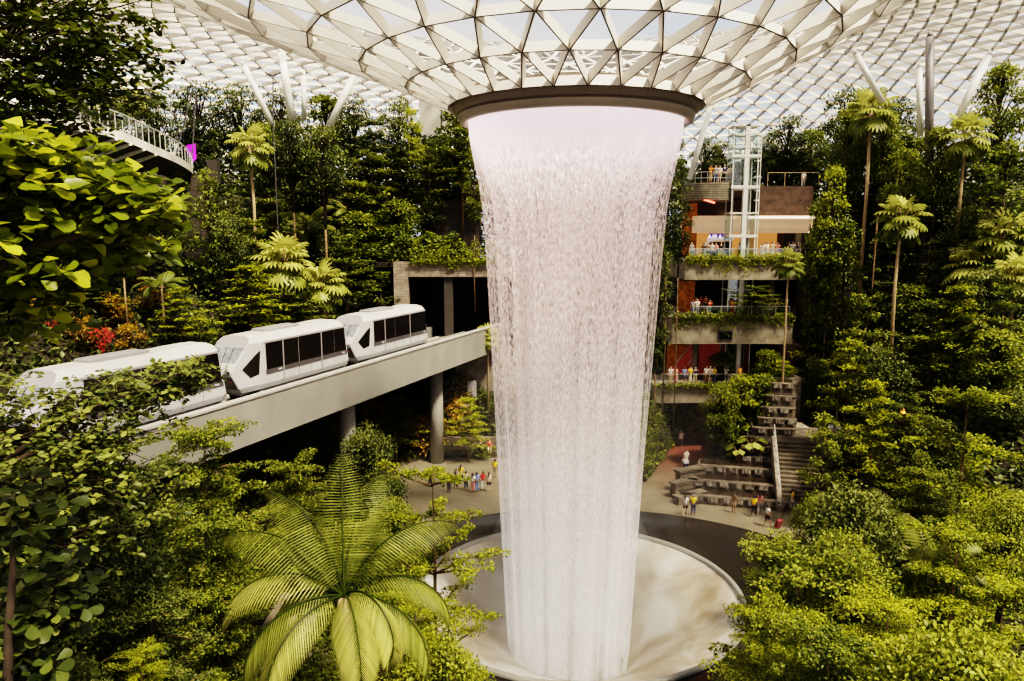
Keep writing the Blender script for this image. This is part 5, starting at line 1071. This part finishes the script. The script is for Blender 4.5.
# ------------------------------------------------------------------ people
def skin_mesh(name, verts, edges, sub=1):
    """verts: (co, (rx, ry)); grown with a Skin modifier from vertex 0"""
    me = bpy.data.meshes.new(name); me.from_pydata([v[0] for v in verts], edges, []); o = link(bpy.data.objects.new(name, me))
    m = o.modifiers.new('skin', 'SKIN'); m.use_smooth_shade = True
    for i, v in enumerate(verts): me.skin_vertices[0].data[i].radius = v[1] if hasattr(v[1], '__len__') else (v[1], v[1]); me.skin_vertices[0].data[i].use_root = (i == 0)
    s = o.modifiers.new('sub', 'SUBSURF'); s.levels = s.render_levels = sub
    dg = bpy.context.evaluated_depsgraph_get(); out = bpy.data.meshes.new_from_object(o.evaluated_get(dg)); bpy.data.objects.remove(o); out.name = name
    for p in out.polygons: p.use_smooth = True
    out.materials.clear(); out.materials.append(None); return out
def pose_meshes(legs, arms, seat=False, lean=0.0):
    """legs/arms: per side (joint positions); returns body, shirt, trousers, hair"""
    V, E = [], []
    def add(co, r, par=None): V.append((co, r)); k = len(V)-1; (E.append((par, k)) if par is not None else None); return k
    z0 = 0.0; pel = (0, 0, .94); ch = (0, -.01-lean, 1.30); nk = (0, .01-lean*1.3, 1.46)
    p = add(pel, (.135, .10)); sp_ = add((0, .01, 1.10), (.12, .09), p); c = add(ch, (.15, .10), sp_); n_ = add(nk, .052, c)
    h0 = add((nk[0], nk[1]-.02, 1.53), (.066, .075), n_); h1 = add((nk[0], nk[1]-.015, 1.60), (.078, .092), h0); h2 = add((nk[0], nk[1]-.01, 1.68), (.060, .07), h1)
    add((nk[0], nk[1]-.125, 1.575), .014, h1)
    for s in (-1, 1): add((s*.088, nk[1]-.01, 1.59), .016, h1)
    for s, (el, wr) in zip((-1, 1), arms):
        sh = add((s*.165, ch[1], 1.40), .055, c); e = add((s*el[0], el[1], el[2]), .040, sh); w = add((s*wr[0], wr[1], wr[2]), .027, e)
        d = (Vector((s*wr[0], wr[1], wr[2]))-Vector((s*el[0], el[1], el[2]))).normalized(); u = Vector((1, 0, 0)) if abs(d.x) < .7 else Vector((0, 1, 0)); pa = Vector((s*wr[0], wr[1], wr[2]))+d*.055; pk = add(tuple(pa), (.034, .018), w)
        for q, ln in ((-1.5, .055), (-.5, .068), (.5, .064), (1.5, .05)):
            b = pa+u*q*.016+d*.04; k = add(tuple(b), .009, pk); add(tuple(b+d*ln*.6+Vector((0, -.012, 0))), .008, k)
        k = add(tuple(pa+u*(-s)*.036), .011, pk); add(tuple(pa+u*(-s)*.048+d*.035), .009, k)
    for s, (kn, an, to) in zip((-1, 1), legs):
        hp_ = add((s*.088, 0, .88), .095, p); k = add((s*kn[0], kn[1], kn[2]), .058, hp_); a = add((s*an[0], an[1], an[2]), .036, k); add((s*to[0], to[1], to[2]), (.038, .03), a)
    body = skin_mesh('person', V, E)
    V, E = [], []; p = add((0, 0, .90), (.155, .12)); sp_ = add((0, .01, 1.10), (.14, .105), p); c = add(ch, (.17, .118), sp_); add((nk[0], nk[1], 1.42), .075, c)
    for s, (el, wr) in zip((-1, 1), arms):
        sh = add((s*.17, ch[1], 1.40), .07, c); add((s*(.17+(el[0]-.17)*.7), ch[1]+(el[1]-ch[1])*.7, 1.40+(el[2]-1.40)*.7), .060, sh)
    shirt = skin_mesh('shirt', V, E)
    V, E = [], []; p = add((0, 0, .96), (.145, .11))
    W_ = []
    for s, (kn, an, to) in zip((-1, 1), legs):
        hp_ = add((s*.09, 0, .86), .112, p); k = add((s*kn[0], kn[1], kn[2]), .078, hp_); add((s*(kn[0]+(an[0]-kn[0])*.8), kn[1]+(an[1]-kn[1])*.8, kn[2]+(an[2]-kn[2])*.8), .055, k)
    tr_ = skin_mesh('trousers', V, E)
    V, E = [], []; p = add((0, 0, .96), (.145, .11))
    for s, (kn, an, to) in zip((-1, 1), legs):
        hp_ = add((s*.09, 0, .86), .115, p); add((s*(.09+(kn[0]-.09)*.75), kn[1]*.75, .86+(kn[2]-.86)*.75), .095, hp_)
    sh_ = skin_mesh('shorts', V, E)
    g = MB(); vs = []; N_ = 14
    for i in range(6):
        t = math.radians(-12+102*i/5); vs += [(nk[0]+.094*math.cos(t)*math.cos(a), nk[1]+.012+.106*math.cos(t)*math.sin(a)+(.012), 1.615+.112*math.sin(t)-(.05*max(0, math.sin(a)) if i == 0 else 0)+(.03*max(0, -math.sin(a)) if i == 0 else 0)) for a in [2*PI*j/N_ for j in range(N_)]]
    g.add(vs, [(i*N_+j, i*N_+(j+1) % N_, (i+1)*N_+(j+1) % N_, (i+1)*N_+j) for i in range(5) for j in range(N_)]+[tuple(5*N_+j for j in range(N_))])
    o = g.build('hair', None, None, True); hair = o.data; C.objects.unlink(o)
    g2 = MB(); g2.v = list(g.v); g2.f = list(g.f); g2.m = list(g.m); g2.tube([(nk[0], nk[1]+.07, 1.62), (nk[0], nk[1]+.095, 1.5), (nk[0], nk[1]+.10, 1.32)], [.075, .075, .04], 8)
    o = g2.build('hair', None, None, True); hairl = o.data; C.objects.unlink(o)
    return dict(body=body, shirt=shirt, trousers=tr_, shorts=sh_, hair=hair, long=hairl)
dn_arm = ((.225, .02, 1.14), (.235, -.05, .90)); up_arm = ((.25, -.14, 1.24), (.12, -.26, 1.45)); fr_arm = ((.225, -.02, 1.14), (.17, -.24, 1.10)); hip_arm = ((.30, .03, 1.16), (.19, -.06, .98))
st_leg = ((.095, -.01, .49), (.10, .02, .075), (.115, -.11, .03)); wk_f = ((.09, -.16, .50), (.09, -.20, .08), (.095, -.33, .035)); wk_b = ((.09, .05, .50), (.09, .24, .13), (.095, .16, .04)); si_leg = ((.12, -.42, .92), (.12, -.44, .50), (.12, -.56, .46))
POSE = dict(stand=pose_meshes((st_leg, st_leg), (dn_arm, dn_arm)), walk=pose_meshes((wk_f, wk_b), (dn_arm, fr_arm)), photo=pose_meshes((st_leg, st_leg), (up_arm, up_arm)), rest=pose_meshes((st_leg, st_leg), (hip_arm, fr_arm)), sit=pose_meshes((si_leg, si_leg), (fr_arm, fr_arm)))
COL = dict(white=(.80, .78, .75), grey=(.35, .35, .36), red=(.62, .04, .04), pink=(.75, .30, .30), yellow=(.85, .58, .04), orange=(.85, .30, .03), blue=(.22, .32, .60), navy=(.03, .04, .12), black=(.02, .02, .022), brown=(.22, .13, .07), teal=(.04, .40, .38), khaki=(.42, .34, .22), denim=(.10, .15, .26), cream=(.72, .64, .5), green=(.12, .3, .1), purple=(.3, .14, .4))
PM = {k: plain(k+'_cloth', v, .8, var=.08, scale=9) for k, v in COL.items()}
SK = [plain('skin_'+a, c, .55, var=.04, scale=6) for a, c in (('light', (.62, .40, .29)), ('tan', (.48, .28, .18)), ('brown', (.26, .14, .09)))]
HR = [plain('hair_'+a, c, .5, var=.2, scale=20) for a, c in (('black', (.012, .01, .01)), ('brown', (.06, .035, .02)), ('grey', (.3, .28, .26)))]
NP = [0]
def person(loc, top, bot, pose, face, label, group=None, short=False, long=False, h=1.0):
    random.seed(NP[0]*7+3); NP[0] += 1; ms = POSE[pose]; seat = .47 if pose == 'sit' else 0
    b = bpy.data.objects.new('person', ms['body']); C.objects.link(b); b.location = (loc[0], loc[1], loc[2]-(.46*h if pose == 'sit' else 0)); b.rotation_euler = (0, 0, face); b.scale = (h, h, h)
    tag(b, label, 'person', group)
    def mat(o, m): o.material_slots[0].link = 'OBJECT'; o.material_slots[0].material = m
    mat(b, random.choice(SK))
    for nm, key, m in (('shirt', 'shirt', PM[top]), ('shorts' if short else 'trousers', 'shorts' if short else 'trousers', PM[bot]), ('hair', 'long' if long else 'hair', HR[2] if random.random() < .06 else HR[random.random() < .25])):
        me = ms[key]
        if not len(me.materials): me.materials.append(None)
        c = link(bpy.data.objects.new(nm, me), b); mat(c, m)
    return b
def g0(px, py): return tuple(onz(px, py, .0))
P0 = 0; BK = PI   # 0 faces the viewer, pi faces away
for px, py, top, bot, pose, fc, sh, lg, lab in [
 (685, 516, 'white', 'black', 'walk', 2.6, True, True, 'person in white top and dark shorts on the plaza, left of the pair'), (693, 515.5, 'yellow', 'navy', 'stand', 2.9, False, False, 'person in yellow top and navy trousers on the plaza beside the white one'),
 (733.5, 513, 'brown', 'khaki', 'stand', 2.2, True, True, 'person in brown clothes standing before the lowest cascade pool'), (753.5, 517, 'yellow', 'black', 'walk', 2.4, False, False, 'person in yellow shirt and black trousers walking by the cascade'),
 (759.5, 514, 'pink', 'grey', 'walk', 2.6, False, True, 'person in pink top half behind the yellow shirted walker'), (767, 527, 'white', 'black', 'walk', 1.8, True, False, 'person in white shirt and black shorts pulling the red suitcase'),
 (792, 510, 'yellow', 'cream', 'stand', 1.4, True, True, 'long haired person in yellow and cream at the foot of the steps'),
 (681, 447, 'grey', 'black', 'walk', .2, False, False, 'person in grey walking down the left side of the red path'), (695, 436, 'brown', 'black', 'walk', .1, False, False, 'left one of two small dark walkers on the red path'), (704, 436, 'black', 'black', 'walk', 0, False, False, 'right one of two small dark walkers on the red path'),
 (695, 415, 'navy', 'black', 'stand', 0, False, False, 'farthest dark person under the footbridge'), (685, 409.5, 'red', 'black', 'stand', 0, False, True, 'far person in red under the left end of the footbridge'), (686, 468, 'white', 'grey', 'walk', .1, False, False, 'person in white pushing the stroller down the red path'),
 (495, 478, 'yellow', 'khaki', 'stand', 2.8, False, False, 'person in yellow standing alone at the left edge of the waterfall'), (449, 493, 'grey', 'black', 'stand', 2.5, False, True, 'person in grey at the front left of the crowd'), (456, 489, 'purple', 'black', 'rest', 2.9, False, True, 'person in pale purple top at the left end of the crowd'),
 (466, 491, 'white', 'navy', 'photo', 3.0, False, False, 'person in white photographing in the front of the crowd'), (473, 493, 'white', 'pink', 'rest', 2.6, False, True, 'person in white and pink in the middle of the crowd'), (477, 492, 'blue', 'blue', 'stand', 3.0, False, False, 'person all in pale blue in the middle of the crowd'),
 (483, 491, 'red', 'white', 'rest', 3.3, False, False, 'person in red shirt and white trousers at the right of the crowd'), (489, 492, 'cream', 'black', 'stand', 3.0, True, True, 'person in cream top and dark shorts at the right end of the crowd'), (430, 487, 'white', 'black', 'stand', 2.7, False, False, 'person in white half behind the slender tree top'),
 (532, 489, 'white', 'cream', 'stand', 3.0, False, False, 'pale figure seen through the left of the falling water'), (571, 482, 'white', 'grey', 'stand', 3.1, False, False, 'pale figure seen through the right of the falling water'), (637, 482, 'pink', 'pink', 'stand', 3.1, False, True, 'person in pink right beside the right edge of the waterfall'),
 (461, 484, 'yellow', 'black', 'rest', 2.9, False, True, 'person in yellow top at the back of the crowd')]:
    person(g0(px, py), top, bot, pose, fc, lab, None, sh, lg)
def lev(px, z, Y): p = at(px, 300, Y); return (p.x, Y, z)
SEAT = (( 463, 68.35, .55, 'cream', 'brown', 'person in cream sitting on the stone wall behind the crowd, left'), (489, 68.35, .55, 'red', 'cream', 'person in red sitting on the stone wall behind the crowd, right'), (480, 68.35, .55, 'black', 'black', 'person in black sitting on the stone wall behind the crowd, middle'))
for px, Y, z, t, b_, lab in SEAT: person(lev(px, z, Y), t, b_, 'sit', 0, lab)
bb = onz(808, 519, 0)
person((be.x+.5, be.y, .45), 'black', 'khaki', 'sit', -.3, 'person in black sitting at the left end of the stone bench'); person((be.x+1.6, be.y-.1, .45), 'white', 'black', 'sit', -.2, 'person in white sitting on the middle of the stone bench', long=True); person((be.x+2.7, be.y-.3, .45), 'white', 'grey', 'sit', -.2, 'person in white sitting at the right end of the stone bench')
for grp, z, Y, L in [
 ('bridge', f2[2], YB-.9, [(673, 'white', 'khaki', 'stand'), (678, 'pink', 'pink', 'rest'), (687, 'blue', 'denim', 'stand'), (693, 'yellow', 'cream', 'rest'), (698, 'navy', 'khaki', 'photo'), (709, 'white', 'brown', 'stand'), (713, 'cream', 'black', 'rest'), (717, 'yellow', 'denim', 'stand'), (729, 'white', 'black', 'photo'), (743, 'orange', 'black', 'stand')]),
 ('middle', f3[2], YB+.7, [(693, 'grey', 'denim', 'stand'), (697.5, 'white', 'grey', 'rest'), (710, 'red', 'teal', 'photo'), (733, 'orange', 'red', 'rest'), (782, 'black', 'black', 'stand'), (777, 'brown', 'brown', 'rest')]),
 ('upper', f4[2], YB+1.6, [(690, 'grey', 'denim', 'stand'), (702, 'black', 'black', 'rest'), (706, 'brown', 'black', 'stand'), (710, 'white', 'black', 'stand'), (714, 'pink', 'navy', 'rest'), (719, 'black', 'khaki', 'stand'), (737.5, 'white', 'denim', 'stand'), (760, 'white', 'white', 'rest'), (764.5, 'white', 'cream', 'stand'), (770, 'cream', 'white', 'photo'), (775, 'pink', 'pink', 'stand'), (786, 'black', 'black', 'stand'), (790, 'white', 'black', 'rest'), (795, 'navy', 'black', 'stand')]),
 ('top', bz, 73.4, [(706, 'orange', 'khaki', 'photo'), (711, 'grey', 'denim', 'stand'), (715, 'white', 'khaki', 'rest'), (719.5, 'navy', 'black', 'stand'), (725, 'cream', 'grey', 'stand')]),
 ('far', f3[2], YB+4.5, [(696, 'red', 'black', 'rest'), (701, 'red', 'brown', 'stand'), (706, 'orange', 'black', 'stand'), (770, 'white', 'black', 'rest'), (787, 'white', 'navy', 'stand')])]:
    where = dict(bridge='on the footbridge over the red path', middle='at the railing of the middle terrace', upper='on the upper terrace before the orange shop', top='on the round balcony', far='deep inside the middle terrace')[grp]
    ords = ['first', 'second', 'third', 'fourth', 'fifth', 'sixth', 'seventh', 'eighth', 'ninth', 'tenth', 'eleventh', 'twelfth', 'thirteenth', 'fourteenth']
    for i, (px, t, b_, po) in enumerate(L):
        person(lev(px, z, Y), t, b_, po, random.uniform(-.5, .5), f'person in {t} top, {ords[i]} from the left {where}', long=(i % 3 == 1), short=(i % 4 == 2), h=random.uniform(.94, 1.04))
pt_ = lev(797, TOPZ-.1, 77.6); person(pt_, 'white', 'grey', 'stand', 0, 'person in white behind the post railing of the terrace wall')
p = onz(193, 668, H(-6.8, 16)); person((p.x, p.y, H(p.x, p.y)), 'white', 'denim', 'stand', 2.5, 'person in white glimpsed between the trees at the bottom left')
p = at(936, 596, 26); person((p.x, p.y, H(p.x, p.y)), 'pink', 'white', 'stand', .4, 'person in pink glimpsed through the right trees')
# suitcase, stroller, lamp
p = onz(777, 528, 0); sc_ = thing('suitcase', 'dark red wheeled suitcase on the plaza behind the person in black shorts', 'suitcase', (p.x, p.y, 0), .5)
g = MB(); T = Matrix.Translation((0, 0, .08)) @ Matrix.Rotation(.35, 4, 'X'); g.box(-.24, .24, -.14, .14, 0, .66, T=T); o = g.build('shell', plain('suitcase_red', (.22, .04, .05), .4), sc_); bv = o.modifiers.new('b', 'BEVEL'); bv.width = .05; bv.segments = 2
g = MB(); [g.bar(T @ Vector((x, .1, .66)), T @ Vector((x, .1, 1.05)), .012, 5) for x in (-.12, .12)]; g.bar(T @ Vector((-.12, .1, 1.05)), T @ Vector((.12, .1, 1.05)), .016, 6); g.build('handle', M['dgrey'], sc_)
for x in (-.18, .18): g = MB(); g.bar((x-.02, .0, .05), (x+.02, .0, .05), .05, 12); g.build('wheel', M['rubber'], sc_)
p = onz(685.5, 472, 0); sr = thing('stroller', 'dark baby stroller pushed down the red path', 'stroller', (p.x, p.y-.1, 0), .1)
g = MB(); g.add([(-.22, -.35, .35), (.22, -.35, .35), (.22, .2, .45), (-.22, .2, .45), (-.22, .35, .95), (.22, .35, .95), (-.24, -.35, .5), (.24, -.35, .5)], [(0, 1, 2, 3), (3, 2, 5, 4), (0, 3, 4, 6), (1, 7, 5, 2), (0, 6, 7, 1)]); g.build('seat', PM['navy'], sr)
g = MB(); g.tube([(-.24, .38+.0, .9), (-.24, .1, 1.1), (-.24, -.15, 1.0)], .02, 5); vs = []
for i in range(7): t = PI*i/6; vs += [(-.24, .15-.28*math.cos(t), .85+.26*math.sin(t)), (.24, .15-.28*math.cos(t), .85+.26*math.sin(t))]
g.add(vs, [(2*i, 2*i+1, 2*i+3, 2*i+2) for i in range(6)]); g.build('canopy', PM['grey'], sr)
g = MB(); [g.tube([(x, -.4, .12), (x, .1, .45), (x, .5, 1.02)], .016, 5) for x in (-.23, .23)]; [g.bar((x, .1, .45), (x, .35, .12), .016, 5) for x in (-.23, .23)]; g.bar((-.23, .5, 1.02), (.23, .5, 1.02), .018, 5); g.build('frame', M['steel'], sr)
for x in (-.23, .23):
    for y in (-.4, .35): g = MB(); g.bar((x-.02, y, .12), (x+.02, y, .12), .12, 14); g.build('wheel', M['rubber'], sr)
Yl = 60; p = at(899, 466, Yl); gl = thing('garden_lamp', 'small glowing orange lamp among the trunks at the right', 'lamp', (p.x, Yl, H(p.x, Yl)))
g = MB(); g.bar((0, 0, 0), (0, 0, max(.3, p.z-H(p.x, Yl))), .04, 6); g.build('post', M['darkc'], gl); g = MB(); z_ = max(.3, p.z-H(p.x, Yl)); g.lathe([(.02, z_), (.16, z_+.05), (.19, z_+.25), (.1, z_+.42), (.02, z_+.45)], 12); g.build('lamp_globe', plain('orange_lamp', (1, .30, .04), .4, emit=9), gl, True)
